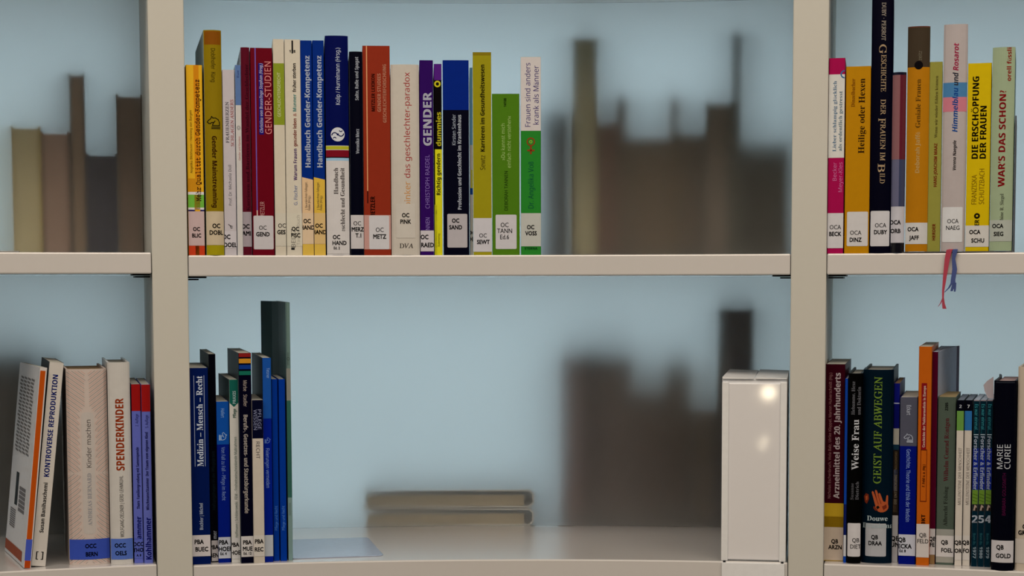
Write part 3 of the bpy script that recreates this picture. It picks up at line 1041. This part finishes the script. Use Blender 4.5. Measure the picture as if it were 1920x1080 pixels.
YL = -.05
book('wide navy hardcover-look paperback with white slab title between two thin rules', (359.5, 394.5, 1058, 356, 391, 690), NAVY,
     texts=[('Medizin – Mensch – Recht', 'ser', (205, 205, 210), .52, 874, 705, 11.5), ('Büchler | Michel', 'sb', (188, 190, 196), .52, 993, 943, 6.5)],
     sticker=(1003, 1043, (208, 194, 184), [('PBA', .38, 1015.5, 9), ('BUEC', .52, 1029.5, 9)]), group=G4, extra=buec, depth=.15, yaw=-.015)

book('tall thin black paperback rising behind the wide navy book', (396, 409, 1054, 391.5, 405, 664), (16, 17, 24),
     texts=[('mer', 'sb', (190, 188, 186), .5, 1010, 995, 7.5), ('Haftungsfragen in der Pflegepraxis', 'sans', (34, 48, 52), .45, 955, 845, 6)],
     sticker=(1013, 1052, (206, 192, 180), [('PBA', .4, 1025.5, 8.5), ('BEN', .4, 1041, 8.5)]), group=G4, depth=.17, yaw=-.029, side=(60, 66, 68))

book('two-tone blue paperback with a horse-head mark and sticker reading Ed. 4', (409, 432, 1055, 406, 430.5, 753), (16, 36, 118),
     blocks=[(0, 1, 753, 833, (28, 82, 152))],
     texts=[('Höfert', 'sans', (140, 170, 205), .5, 766, 783, 6.5), ('Von Fall zu Fall – Pflege im Recht', 'sans', (128, 146, 190), .5, 838, 938, 7)],
     sticker=(1007, 1047, (190, 186, 186), [('PBA', .42, 1016.5, 9), ('HOEF', .55, 1029, 9), ('Ed. 4', .4, 1038, 5.5)]), group=G4, extra=knight(.5, 818, 15, (170, 190, 215)), yaw=-.034, depth=.13)

book('white-spined paperback with a teal pointed head block reading PRAXIS', (433, 449.5, 1055, 430.5, 448.5, 712), (206, 196, 180),
     texts=[('PRAXIS', 'sb', (190, 205, 195), .55, 757, 733, 6), ('Pflege', 'sb', (70, 110, 95), .55, 783, 766, 6), ('Hoffmann | Schilderowski  FEM – Freiheitseinschränkende Maßnahmen', 'sans', (72, 98, 84), .6, 1008, 819, 5.5)],
     sticker=(1008, 1048, (206, 196, 184), [('PBA', .38, 1021, 8.5), ('HOE', .45, 1036, 8.5)]), group=G4, extra=praxis, depth=.16, yaw=YL, side=(40, 60, 58))

book('black paperback with four coloured bars at the head, red to green', (450.5, 474.5, 1056, 448.5, 472.5, 662), (12, 14, 34),
     blocks=[(.03, .97, 662.5, 669.5, (140, 40, 36)), (.03, .97, 672.5, 681, (205, 140, 44)), (.03, .97, 684, 692, (26, 62, 130)), (.03, .97, 695.5, 703, (34, 108, 86))],
     texts=[('Mürbe   Stadler', 'sans', (178, 160, 145), .5, 713, 762, 7), ('Berufs-, Gesetzes- und Staatsbürgerkunde', 'sb', (200, 184, 168), .5, 777, 962, 8)],
     sticker=(1005, 1044, (208, 196, 184), [('PBA', .5, 1016.5, 8.5), ('MUE', .52, 1028.5, 8.5), ('Ed. 12', .5, 1037.5, 5.5)]), group=G4, depth=.17, yaw=YL, side=(66, 74, 76))

book('cream paperback with a dark navy head block reading PFLEGE WISSEN', (475, 495, 1057, 473, 495, 750), (205, 188, 166),
     blocks=[(0, 1, 750, 822, (18, 20, 42))],
     texts=[('PFLEGE', 'sans', (150, 148, 168), .68, 768, 805, 6.5), ('WISSEN', 'sans', (150, 148, 168), .3, 768, 806, 6.5), ('RECHT', 'sans', (100, 92, 90), .5, 828, 860, 7)],
     sticker=(1004, 1044, (210, 196, 178), [('PBA', .5, 1015.5, 8.5), ('REC', .48, 1030.5, 8.5)]), group=G4, yaw=YL, depth=.12)

book('tall two-tone blue paperback with a horse-head mark and blank white sticker', (495.5, 511, 1054, 492.5, 510, 671), (14, 40, 130),
     blocks=[(0, 1, 671, 784, (38, 86, 152))],
     texts=[('Tetzner', 'sans', (150, 176, 210), .65, 690, 709, 5.5), ('Fixierungen vermeiden', 'sans', (130, 150, 200), .48, 840, 914, 7)],
     sticker=(1003, 1043, (186, 184, 180), []), group=G4, extra=knight(.5, 825, 11, (120, 145, 195)), depth=.17, yaw=YL, side=(14, 16, 26))

book('thin plain blue paperback, left one of the matching pair', (511.5, 523, 1052, 510.5, 522, 711), (16, 62, 142),
     texts=[('Pflege und Recht', 'sans', (90, 135, 200), .5, 994, 948, 5.5)], group=G4, depth=.11, yaw=YL)
book('thin plain blue paperback, right one of the matching pair beside the green brochure', (524.5, 537, 1052, 523.5, 536, 711), (16, 62, 142),
     texts=[('Pflege und Recht', 'sans', (90, 135, 200), .5, 994, 948, 5.5)], group=G4, depth=.11, yaw=YL)


def brochure(sp, mb):
    m = paint((60, 62, 56))
    sp.disc(mb, .5, 672, 3, .0002, m, 2.4)
    for y0, y1 in ((660, 684), (942, 966)):
        for u in (.35, .62):
            sp.patch(mb, (u - .03) * sp.W, (u + .03) * sp.W, sp.v(y1), sp.v(y0), .0002, m)


book('tall grey-green brochure standing above the blue books, its cover bent open', (538, 546.5, 1051, 537.5, 546.5, 567), (112, 130, 118), 'booklet',
     blocks=[(0, 1, 690, 750, (140, 136, 122)), (0, 1, 750, 932, (62, 102, 88)), (0, 1, 932, 1051, (126, 146, 136)), (0, .3, 567, 690, (96, 112, 104))],
     group=G4, extra=brochure, depth=.2, yaw=YL, side=(78, 100, 96), flare=(.016, -.001), rough=.45)

# ------------------------------------------------------------------ right bay, bottom shelf
G5 = 'books on the bottom shelf of the right bay'
book('dark maroon paperback with a yellow foot, first beside the right post', (1543.8, 1579.5, 1052, 1548.3, 1586.5, 683), (62, 14, 28),
     blocks=[(0, 1, 943, 988, (196, 156, 46)), (0, 1, 968, 988, (180, 138, 34)), (0, 1, 1050.5, 1052, (190, 150, 50))],
     texts=[('Nicholas Eschenbruch, Viola Balz, Ulrike Klöppel, Marion Hulverscheidt (Hg.)', 'sans', (160, 112, 106), .25, 934, 699, 5.5),
            ('Arzneimittel des 20. Jahrhunderts', 'sb', (212, 190, 180), .62, 934, 699, 11)],
     sticker=(988, 1050.5, (200, 176, 150), [('QB', .56, 1014.5, 8.5), ('ARZN', .58, 1025.5, 8.5)]), group=G5, yaw=.012)

book('very thin blue booklet beside the dark maroon paperback', (1580, 1586, 1055, 1585.5, 1590.5, 710), (30, 72, 150), 'booklet',
     blocks=[(0, 1, 945, 1003, (30, 40, 90)), (0, 1, 1003, 1043, (205, 198, 190))], group=G5, depth=.15)

book('black hardcover titled Weise Frau in white serif letters', (1586.5, 1613, 1056, 1591, 1617.5, 700), (12, 12, 16), 'hardcover', bulge=.003,
     texts=[('Weise Frau', 'ser', (196, 190, 184), .55, 880, 786, 13), ('Hebamme, Hexe', 'ser', (112, 108, 108), .36, 777, 715, 6.5), ('und Doktorin', 'ser', (112, 108, 108), .78, 777, 725, 6.5),
            ('Susanne', 'ser', (96, 92, 92), .35, 936, 905, 6), ('Dietrich', 'ser', (110, 106, 106), .72, 936, 902, 6)],
     sticker=(980, 1043, (210, 198, 188), [('QB', .66, 1012, 8.5, 'geo'), ('DIET', .66, 1024, 8.5, 'geo')], (.06, 1)), group=G5)


def draa(sp, mb):
    o, dk = paint((176, 88, 52)), paint((120, 52, 34))
    W = sp.W
    def P_(pts, m, l=.0002):
        sp.poly(mb, [((x - 1614.5) / 56, y) for x, y in pts], l, m)
    def finger(ax, ay, bx, by, w0, w1, m, l):
        dx, dy = bx - ax, by - ay
        L = math.hypot(dx, dy)
        nx, ny = -dy / L, dx / L
        P_([(ax + nx * w0, ay + ny * w0), (bx + nx * w1, by + ny * w1), (bx + dx / L * w1, by + dy / L * w1), (bx - nx * w1, by - ny * w1), (ax - nx * w0, ay - ny * w0)], m, l)
    P_([(1651.5 + 12.5 * math.cos(a * .35) * (1 if math.cos(a * .35) > 0 else .95), 948.5 - 10.5 * math.sin(a * .35)) for a in range(18)], o)
    for ax, ay, bx, by, w0, w1 in ((1643, 946, 1634.5, 921, 3.2, 1.9), (1648, 943, 1640.5, 918.5, 3.0, 1.9), (1653, 943, 1647, 924, 2.8, 1.7), (1660, 949, 1661.5, 928, 2.9, 1.6)):
        finger(ax, ay, bx, by, w0, w1, o, .00022)
    for ax, ay, bx, by in ((1645.5, 944, 1638, 924), (1650.5, 943, 1644, 926)):
        finger(ax, ay, bx, by, .6, .4, dk, .00024)
    P_([(1637, 947), (1645, 955), (1640, 956), (1636, 951)][::-1], dk, .00025)
    P_([(1641, 949), (1645, 946), (1648, 950), (1644, 953)][::-1], paint((24, 26, 24)), .00028)
    P_([(1652, 948), (1660, 944), (1661, 950), (1655, 955)][::-1], dk, .00025)
    P_([(1618, 930), (1622, 924), (1627, 926), (1628, 934), (1624, 944), (1620, 941)][::-1], dk)
    sp.htext(mb, 'Draaisma', 'ser', paint((168, 174, 168)), .54, 984, 9, lift=.0005)
    P_([(1621, 930), (1625, 928), (1625, 936), (1622, 938)][::-1], o, .00025)


book('wide dark teal hardcover with a yellow-green serif title and an orange face and ear', (1615, 1671, 1055, 1618.5, 1677, 693), (10, 32, 42), 'hardcover', bulge=.006,
     texts=[('GEIST AUF ABWEGEN', 'serl', (136, 160, 62), .5, 905, 706, 14.5), ('Douwe', 'ser', (178, 184, 178), .52, 970.5, None, 9)],
     sticker=(980, 1042, (178, 172, 166), [('QB', .44, 1005.5, 8.5), ('DRAA', .46, 1017, 8.5)], (.13, .82)), group=G5, extra=draa)

book('thin book with a blue head and cream and patterned dark bands below', (1671.5, 1683, 1054, 1676.5, 1687.5, 719), (28, 32, 112),
     blocks=[(0, 1, 755, 757, (190, 190, 200)), (0, 1, 803, 833, (206, 194, 170)), (0, 1, 833, 843, (40, 70, 86)), (0, 1, 843, 966, (52, 42, 36)), (.15, .9, 880, 920, (110, 110, 122)), (.1, .9, 935, 960, (120, 98, 76)),
             (0, 1, 966, 1054, (208, 196, 184))],
     texts=[('ORGANISATION', 'sb', (150, 126, 90), .5, 846, 880, 5), ('DIE ENTDECKUNG', 'sb', (180, 160, 130), .5, 945, 890, 5), ('QB', 'geob', INK, .5, 1009, None, 8.5), ('UN', 'geob', INK, .5, 1021, None, 8.5)],
     group=G5, depth=.14, pages=(150, 118, 80))

book('grey over blue paperback with a horse-head mark and sticker reading Ed. 8', (1683.5, 1716.5, 1058, 1688.5, 1720.5, 745), (14, 28, 110),
     blocks=[(0, 1, 745, 836, (88, 86, 94))],
     texts=[('Eckart', 'sans', (190, 188, 192), .5, 760, 778, 8), ('Geschichte, Theorie und Ethik der Medizin', 'sans', (140, 156, 200), .52, 842, 978, 7.5)],
     sticker=(1002, 1042, (196, 190, 190), [('QB', .2, 1012, 9), ('ECKA', .38, 1024, 9), ('Ed. 8', .25, 1033, 5.5)]), group=G5, extra=knight(.5, 821, 17, (180, 180, 184), 0))


def feld(sp, mb):
    m = paint((110, 40, 20))
    for u0, u1, y0, y1 in ((.24, .28, 842, 940), (.7, .74, 842, 940), (.24, .74, 842, 843.5), (.24, .74, 938.5, 940)):
        sp.patch(mb, u0 * sp.W, u1 * sp.W, sp.v(y1), sp.v(y0), .0002, m)


book('tall orange paperback with a dark red title panel near the head', (1717, 1741.5, 1060, 1723, 1748, 650), (190, 96, 28),
     blocks=[(.24, .66, 718, 842, (136, 30, 34))],
     texts=[('Geschichte der Nuklearmedizin in Europa', 'ser', (214, 180, 160), .46, 838, 723, 5), ('F. Feld u. a. (Hg.)', 'sb', (100, 40, 18), .5, 912, 870, 5), ('BKT', 'sb', (40, 20, 14), .52, 983, 964, 7.5)],
     sticker=(982, 1045, (208, 192, 178), [('QB', .5, 1003, 8.5, 'geo'), ('FELD', .52, 1014.5, 8.5, 'geo')]), group=G5, extra=feld, depth=.17)

def maroon_pages(sp, mb):
    dp, fr = .21, .016
    for y0, y1, col in ((.002, .055, (176, 178, 182)), (.055, .062, (96, 92, 98)), (.062, .075, (170, 172, 178)), (.075, .08, (110, 104, 110)), (.08, .092, (160, 160, 168))):
        x = lambda y: sp.W + .0003
        mb.add([(x(y0), y0, sp.H * .75), (x(y1), y1, sp.H * .75), (x(y1), y1, sp.H - .001), (x(y0), y0, sp.H - .001)], [(0, 1, 2, 3)], paint(col))


book('tall narrow maroon book whose purple-grey rear cover bends out behind the green one', (1742, 1754, 1058, 1748.5, 1758, 660), (88, 16, 42),
     blocks=[(.05, .95, 1040, 1058, (150, 118, 78))],
     sticker=(991, 1040, (206, 196, 186), [('QB', .5, 1010, 8.5), ('FE', .5, 1021, 8.5)]), group=G5, depth=.21, flare=(0, .016), side=(82, 66, 82), pages=(178, 178, 182), extra=maroon_pages)

book('grey-green paperback with a maroon name line and worn sticker band', (1755, 1788.5, 1059, 1758, 1792.5, 744.5), (86, 94, 80),
     blocks=[(0, 1, 992, 1004, (158, 152, 138)), (0, 1, 1044, 1055, (160, 152, 136))],
     texts=[('Wilhelm Conrad Röntgen', 'ser', (92, 34, 42), .5, 902, 784, 8.5), ('Albrecht Fölsing', 'ser', (52, 54, 46), .5, 986, 912, 7.5), ('2205', 'sb', (28, 28, 26), .48, 770, 755, 5.5)],
     sticker=(1004, 1044, (208, 196, 184), [('QB', .48, 1016.5, 8.5), ('FOEL', .62, 1031.5, 8.5)]), group=G5, depth=.115, pages=(165, 140, 100))

for bx, c, n, lab, st in (((1789, 1803, 1061, 1794.5, 1808, 750.5), (110, 148, 72), '2', 'slim cream book with a black head numbered 2 and a green block', 'OR'),
                          ((1803.7, 1819, 1061, 1809, 1822.5, 750.5), (56, 112, 158), '7', 'slim cream book with a black head numbered 7 and a blue block', 'FO')):
    book(lab, bx, (208, 192, 172), blocks=[(0, 1, 750.5, 770.5, (14, 18, 26)), (0, 1, 770.5, 807, c)],
         texts=[(n, 'sb', (214, 210, 205), .5, 762, None, 6), ('MEILENSTEINE DER MENSCHHEIT', 'sans', (128, 116, 106), .55, 946, 839, 6)],
         sticker=(1004, 1050, (210, 196, 180), [('QB', .45, 1017, 8.5), (st, .5, 1032.5, 8.5)]), group=G5, depth=.12, side=(44, 48, 52), pages=(120, 125, 130))

for i, (n, yr) in enumerate((('2', '1977'), ('5', '1980'), ('4', '1979'))):
    def fig(sp, mb):
        sp.poly(mb, [(.2, 957), (.45, 946), (.8, 948), (.9, 957)], .00015, paint((176, 150, 132)))
        sp.poly(mb, [(.5, 957), (.6, 951), (.95, 952), (.95, 958)], .00018, paint((50, 40, 36)))
        for k in range(3):
            sp.poly(mb, [(.05, 925 + 6 * k), (.95, 928 + 6 * k), (.95, 929 + 6 * k), (.05, 926 + 6 * k)], .00015, paint((70, 92, 34)))
    xo = 12 * i
    book('slim dark teal book of the matching three, the one numbered ' + n, (1821.5 + xo, 1832.5 + xo, 1062.5 + i * .5, 1824.5 + 13 * i, 1836 + 13 * i, 750), (8, 44, 54),
         blocks=[(0, 1, 750, 752, (150, 132, 130)), (.1, .9, 814, 815.5, (180, 190, 190)), (0, 1, 840, 918, (28, 46, 128)), (0, 1, 918, 945, (110, 138, 54)), (0, 1, 945, 958, (48, 50, 46))],
         texts=[('Es war einmal…', 'sans', (70, 148, 150), .5, 758, 812, 6.5), ('Forscher & Erfinder', 'sb', (190, 192, 196), .5, 818, 918, 7.5), (n, 'sb', (200, 200, 200), .5, 973, None, 14), ('Bonn Bs.', 'sans', (60, 112, 116), .5, 1000, 1022, 4.5),
                (yr, 'sb', (172, 180, 180), .55, 1025, 1047, 6)], group=G5, extra=fig, depth=.12, pages=(168, 172, 176), side=(150, 160, 166))

GOLD = book('black hardcover with a large two-line white title in slim capitals', (1857, 1899, 1069, 1864.5, 1907.5, 714), (14, 18, 26), 'hardcover', bulge=.004,
     blocks=[(.08, .92, 716, 718, (52, 54, 58))],
     texts=[('MARIE', 'sans', (196, 192, 188), .32, 878, 833, 11), ('CURIE', 'sans', (196, 192, 188), .66, 878, 832, 11), ('BARBARA GOLDSMITH', 'sans', (96, 28, 66), .54, 965, 886, 6.5)],
     sticker=(1012.5, 1054, (204, 192, 184), [('QB', .4, 1025, 9), ('GOLD', .55, 1041, 9)]), group=G5, depth=.15, flare=(.004, 0), pages=(190, 160, 150))[0]
mb = MB()
fp = [hit_cyl(x, y, R + d) for x, y, d in ((1863, 706, .05), (1863, 752, .05), (1853, 747, .055), (1846, 733, .06), (1844, 722, .062), (1851, 714, .058))]
bk = [p + Vector((.0001, .0004, 0)) for p in fp]
n_ = len(fp)
mb.add(fp + bk, [tuple(range(n_)), tuple(range(2 * n_ - 1, n_ - 1, -1))] + [(k, n_ + k, n_ + (k + 1) % n_, (k + 1) % n_) for k in range(n_)], paint((196, 176, 168)))
fo = mb.build('jacket_flap', GOLD)
fo['label'] = 'pale pink flap sticking out behind'
bpy.context.view_layer.update()
fo.matrix_parent_inverse = GOLD.matrix_world.inverted()

book('cream hardcover cut by the right edge of the picture', (1902.5, 1944, 1070, 1909, 1951, 688), (198, 178, 154), 'hardcover', bulge=.003,
     sticker=(1010, 1056, (204, 188, 170), [('QB', .5, 986, 9), ('GR', .3, 998, 9)]), group=G5, depth=.16)


# ------------------------------------------------------------------ bookends
def bookend(label, p, ang, base_x0, base_x1, depth, height, rgb, rough=.35):
    root = thing('bookend', p, -ang, label, 'bookend')
    mb = MB()
    t = .0014
    m = paint(rgb, rough, 'bookend_metal', spec=.6)
    s = 1 if base_x1 > 0 else -1
    ex = base_x1 if s > 0 else base_x0
    c = .007
    poly = [(0, 0), (ex - s * c, 0), (ex - s * c * .3, c * .3), (ex, c), (ex, depth - c), (ex - s * c * .3, depth - c * .3), (ex - s * c, depth), (0, depth)]
    if s < 0:
        poly = poly[::-1]
    mb.prism(poly, .0001, t, m)
    mb.build('base_plate', root, bevel=.0004)
    mb = MB()
    mb.box(-t if s > 0 else 0, 0 if s > 0 else t, 0, depth, t, height, m)
    mb.build('upright_plate', root, bevel=.0003)
    return root


p = hit_z(549.5, 1048.5, Z_LOW)
bookend('grey metal bookend with its foot lying on the bottom shelf, right of the green brochure', p, polar(p)[0] - .055, 0, .109, .155, .142, (168, 174, 184), .2)
p = hit_cyl(1899, 470, R + .003)
p.z = Z_MID
bookend('grey metal bookend at the right end of the middle shelf, its foot under the books', p, .278, -.125, 0, .15, .152, (72, 70, 70), .4)
p = hit_cyl(38, 469, R + .004)
p.z = Z_MID + LIFT_L
pb = bookend('grey metal bookend whose foot lies empty on the left middle shelf', p + Vector((-.10 * math.cos(polar(p)[0]), .10 * math.sin(polar(p)[0]), 0)), polar(p)[0], 0, .10, .14, .15, (150, 142, 130), .4)


# ------------------------------------------------------------------ white sign box
def sign_box():
    W, H, Dp = .0755, .2165, .20
    p = hit_z(1413.3, 1048, Z_LOW)
    ph = polar(p)[0]
    p = P(ph, R + .003, Z_LOW)
    root = thing('display_box', p, -ph, 'glossy white display box standing at the right end of the bottom centre shelf', 'box')
    card = paint((230, 219, 205), .35, 'white_card')
    rail = paint((230, 219, 204), .4, 'white_rail')
    mb = MB()
    mb.box(-W / 2, W / 2, .004, Dp, .0002, H - .0015, card)
    mb.build('body', root, bevel=.001)
    mb = MB()
    mb.box(-W / 2 + .0075, W / 2 - .0075, .0015, .0042, .002, H - .007, paint((228, 215, 201), .05, 'gloss_panel', spec=.6, var=.01))
    mb.build('front_panel', root, bevel=.0004)
    for s in (-1, 1):
        mb = MB()
        x0, x1 = sorted((s * (W / 2 - .0078), s * W / 2))
        mb.box(x0, x1, -.0005, .0042, .0002, H - .005, rail)
        mb.build('side_rail', root, bevel=.0008)
    for s in (-1, 1):
        mb = MB()
        x0, x1 = sorted((s * .001, s * (W / 2 - .0002)))
        vs = [(x0, .0015, H - .0014), (x1, .0015, H - .0014), (x1, Dp - .002, H - .0014), (x0, Dp - .002, H - .0014),
              (x0, .0015, H + (.0008 if s < 0 else .0003)), (x1, .0015, H - .0006), (x1, Dp - .002, H - .0006), (x0, Dp - .002, H + .0006)]
        mb.add(vs, [(3, 2, 1, 0), (4, 5, 6, 7), (0, 1, 5, 4), (1, 2, 6, 5), (2, 3, 7, 6), (3, 0, 4, 7)], card)
        mb.build('lid_flap', root)
    mb = MB()
    mb.box(-W / 2 + .001, W / 2 - .0012, -.0056, -.0035, -T_SH - .003, -.001, paint((232, 221, 207), .35, 'white_lip'))
    mb.build('shelf_edge_lip', root, bevel=.0006)
    for s in (-1, 1):
        mb = MB()
        mb.box(s * (W / 2 - .004) - .0015, s * (W / 2 - .004) + .0015, -.0052, .001, -.0009, .0001, DARK)
        mb.build('lip_pin', root)


sign_box()

# small reading lamps behind the photographer, mirrored in the glossy front of the box
for px, py, pw, rad in ((1441, 736, .4, .018), (1434, 822, .02, .007), (1432, 828, .025, .007), (1430, 834, .02, .006), (1428, 841, .012, .005)):
    q = hit_cyl(px, py, R + .0045)
    nn = -P(polar(hit_z(1413.3, 1048, Z_LOW))[0], 1, 0) - Vector((0, R, 0))
    nn.normalize()
    v = (q - CAMP).normalized()
    v = v - nn * (2 * v.dot(nn))
    spot('reading_lamp_bulb', q + v * 2.6, pw, rad)

# ------------------------------------------------------------------ rear side: books standing behind the frosted panels, fore-edges this way
RP = R + DEPTH + PAN
G6 = 'books on the rear shelves behind the frosted panels'


def rear_book(label, x0, x1, yt, shelf, gap, cover, pages, depth=.16, dark_foot=None):
    gap = min(gap * (3.3 if shelf == 'l' else 3 if x1 < 300 else 4), .085)
    k = 1.35 if shelf == 'm' else 1.6
    pages = [min(240, v * k * f) for v, f in zip(pages, (1.05, .97, .93))]
    cover = [min(215, v * 1.3 + 10) for v in cover]
    zs = {'m': Z_MID, 'l': Z_LOW}[shelf] + (LIFT_L if x1 < 300 else 0)
    r = RP + gap
    yref = 330 if shelf == 'm' else 820
    a0, a1 = polar(hit_cyl(x0, yref, r))[0], polar(hit_cyl(x1, yref, r))[0]
    ph = (a0 + a1) / 2
    W = (a1 - a0) * r + .0001
    p = P(ph, r, zs)
    n = Vector((math.sin(ph), math.cos(ph), 0))
    H = hit_plane((x0 + x1) / 2, yt, p, n).z - zs
    depth = min(depth, DEPTH - gap - .012)
    root = thing('hardcover_book', p, -ph, label, 'book', G6)
    t = min(.003, W * .14)
    cm = paint(cover, .5, 'rear_cover')
    mb = MB()
    inner = [(-W / 2 + t, 0), (-W / 2 + t, depth - t), (W / 2 - t, depth - t), (W / 2 - t, 0)]
    outer = [(-W / 2, 0), (-W / 2, depth), (W / 2, depth), (W / 2, 0)]
    mb.shell(outer[::-1], inner[::-1], 0.0001, H, cm)
    mb.build('cover', root, bevel=.0006)
    mb = MB()
    mb.box(-W / 2 + t + .0001, W / 2 - t - .0001, .003, depth - t - .0002, .003, H - .003, paint(pages, .85, 'rear_pages', var=.15))
    mb.build('page_block', root)


BR, TAN, DK, GRB = (140, 120, 104), (188, 160, 124), (70, 68, 70), (120, 104, 96)
for a in (
    ('tan blurred book at the far left behind the upper left frosted panel', 22, 78, 236, 'm', .002, (150, 125, 70), TAN),
    ('brown blurred book right of the far-left tan one, upper left panel', 78, 131, 246, 'm', .002, (110, 84, 66), BR),
    ('tallest narrow grey-brown blurred book behind the upper left panel', 131, 163, 137, 'm', .004, (70, 64, 58), (135, 118, 96)),
    ('short dark slate blurred book in the gap behind the upper left panel', 163, 219, 287, 'm', .002, (44, 46, 60), (52, 54, 66)),
    ('brown blurred book touching the left post behind the upper left panel', 219, 268, 177, 'm', .002, (96, 82, 68), (112, 96, 80)),
    ('dark blurred book just right of the green and white paperback, upper centre panel', 1012, 1064, 205, 'm', .022, DK, (66, 60, 58)),
    ('tallest tan blurred book behind the upper centre panel', 1072, 1122, 70, 'm', .007, (96, 76, 52), TAN),
    ('reddish brown blurred book beside the tallest tan one, upper centre panel', 1122, 1153, 225, 'm', .010, (108, 74, 64), (120, 92, 78)),
    ('narrow dark-topped blurred book between two brown ones, upper centre panel', 1153, 1180, 178, 'm', .014, (84, 74, 62), (116, 100, 80)),
    ('wide low brown blurred book in the middle of the upper centre panel', 1180, 1252, 252, 'm', .012, (98, 84, 68), (104, 90, 72)),
    ('slim brown blurred book rising left of a low dark one, upper centre panel', 1252, 1276, 178, 'm', .013, (80, 68, 54), (120, 100, 70)),
    ('low dark brown blurred book, right part of the upper centre panel', 1276, 1320, 246, 'm', .010, (62, 56, 50), (92, 80, 66)),
    ('grey-brown blurred book left of the tall dark slim one, upper centre panel', 1320, 1368, 188, 'm', .008, (86, 78, 68), (110, 100, 88)),
    ('tall slim black-green blurred book near the right post, upper centre panel', 1368, 1393, 62, 'm', .010, (40, 46, 40), (84, 84, 72)),
    ('wide dark olive blurred book by the right post, upper centre panel', 1393, 1484, 262, 'm', .028, (58, 56, 46), (70, 66, 54)),
    ('grey-brown blurred book, leftmost standing one behind the lower centre panel', 1046, 1096, 655, 'l', .020, (92, 78, 74), (112, 94, 88)),
    ('narrow dark blurred book, second standing behind the lower centre panel', 1096, 1120, 640, 'l', .026, (52, 50, 54), (84, 76, 72)),
    ('broad dark grey blurred book, third standing behind the lower centre panel', 1120, 1192, 652, 'l', .024, (70, 66, 66), (98, 88, 82)),
    ('low brown blurred book, fourth standing behind the lower centre panel', 1192, 1242, 716, 'l', .030, (74, 66, 60), (92, 80, 72)),
    ('dark brown blurred book, fifth standing behind the lower centre panel', 1242, 1302, 668, 'l', .026, (66, 58, 54), (84, 72, 62)),
    ('short olive-brown blurred book left of the tall dark binder, lower centre panel', 1302, 1343, 758, 'l', .012, (70, 62, 54), (88, 78, 66)),
    ('tall charcoal blurred binder above the white display box', 1343, 1416, 572, 'l', .010, (48, 46, 50), (58, 56, 60)),
    ('dark blurred book at the left picture edge behind the lower left panel', -70, 64, 650, 'l', .034, (56, 54, 50), (74, 68, 60)),
    ('dark green-grey blurred book behind the leaning paperbacks, lower left panel', 64, 92, 720, 'l', .040, (52, 52, 48), (70, 66, 58)),
    ('slim dark blurred book rising above the leaning paperbacks, lower left panel', 92, 114, 655, 'l', .020, (46, 48, 54), (58, 58, 60)),
    ('dark blurred book behind the wide patterned hardcover, lower left panel', 114, 202, 745, 'l', .040, (60, 60, 56), (76, 72, 64)),
    ('dark blurred book behind the lavender paperbacks, lower left panel', 202, 271, 700, 'l', .050, (56, 60, 66), (72, 74, 78)),
):
    rear_book(*a)


def lying(label, x0, x1, y0, y1, z0, turn):
    """hardcover lying flat, its head end against the panel and its spine to the right"""
    a1 = hit_cyl(x1, (y0 + y1) / 2, RP + .0003)
    ph = polar(a1)[0]
    zs = z0
    ang = ph + turn
    tx = Vector((math.cos(ang), -math.sin(ang), 0))
    n = Vector((math.sin(ang), math.cos(ang), 0))
    b = hit_plane(x0, (y0 + y1) / 2, a1, n)
    L = (a1 - b).dot(tx)
    H = hit_plane(x1, y0, a1, n).z - zs
    p = Vector((a1.x, a1.y, zs))
    root = thing('hardcover_book', p, -ang, label, 'book', 'books lying flat behind the lower centre panel')
    t, c, Dp = .0022, .006, .17
    H -= .0004
    # profile in local x, z : bottom board, bevelled spine, top board
    out = [(-L, 0), (-c, 0), (0, c), (0, H - c), (-c, H), (-L, H)]
    inn = [(-L, t), (-c - t * .4, t), (-t, c + t * .4), (-t, H - c - t * .4), (-c - t * .4, H - t), (-L, H - t)]
    mb = MB()
    mb.shell([(x, z) for x, z in out], [(x, z) for x, z in inn], 0, Dp, paint((250, 246, 238), .5, 'lying_cover'))
    mb.v = [(x, z2, y + .0001) for x, y, z2 in mb.v]
    mb.build('cover', root)
    mb = MB()
    top = H - t - .0001
    mb.box(-L + .003, -.0135, .0015, Dp - .004, t + .0001, top - (.005 if H < .03 else .006), paint((216, 190, 156), .85, 'lying_pages', var=.2))
    mb.build('page_block', root)
    return H


zz = Z_LOW
h1 = lying('lower of the two cream books lying flat behind the lower centre panel', 682, 1001, 952.5, 984.5, zz, .012)
lying('upper of the two cream books lying flat behind the lower centre panel', 680, 1001, 917.5, 951.5, zz + h1 + .0012, .008)

bpy.context.view_layer.update()
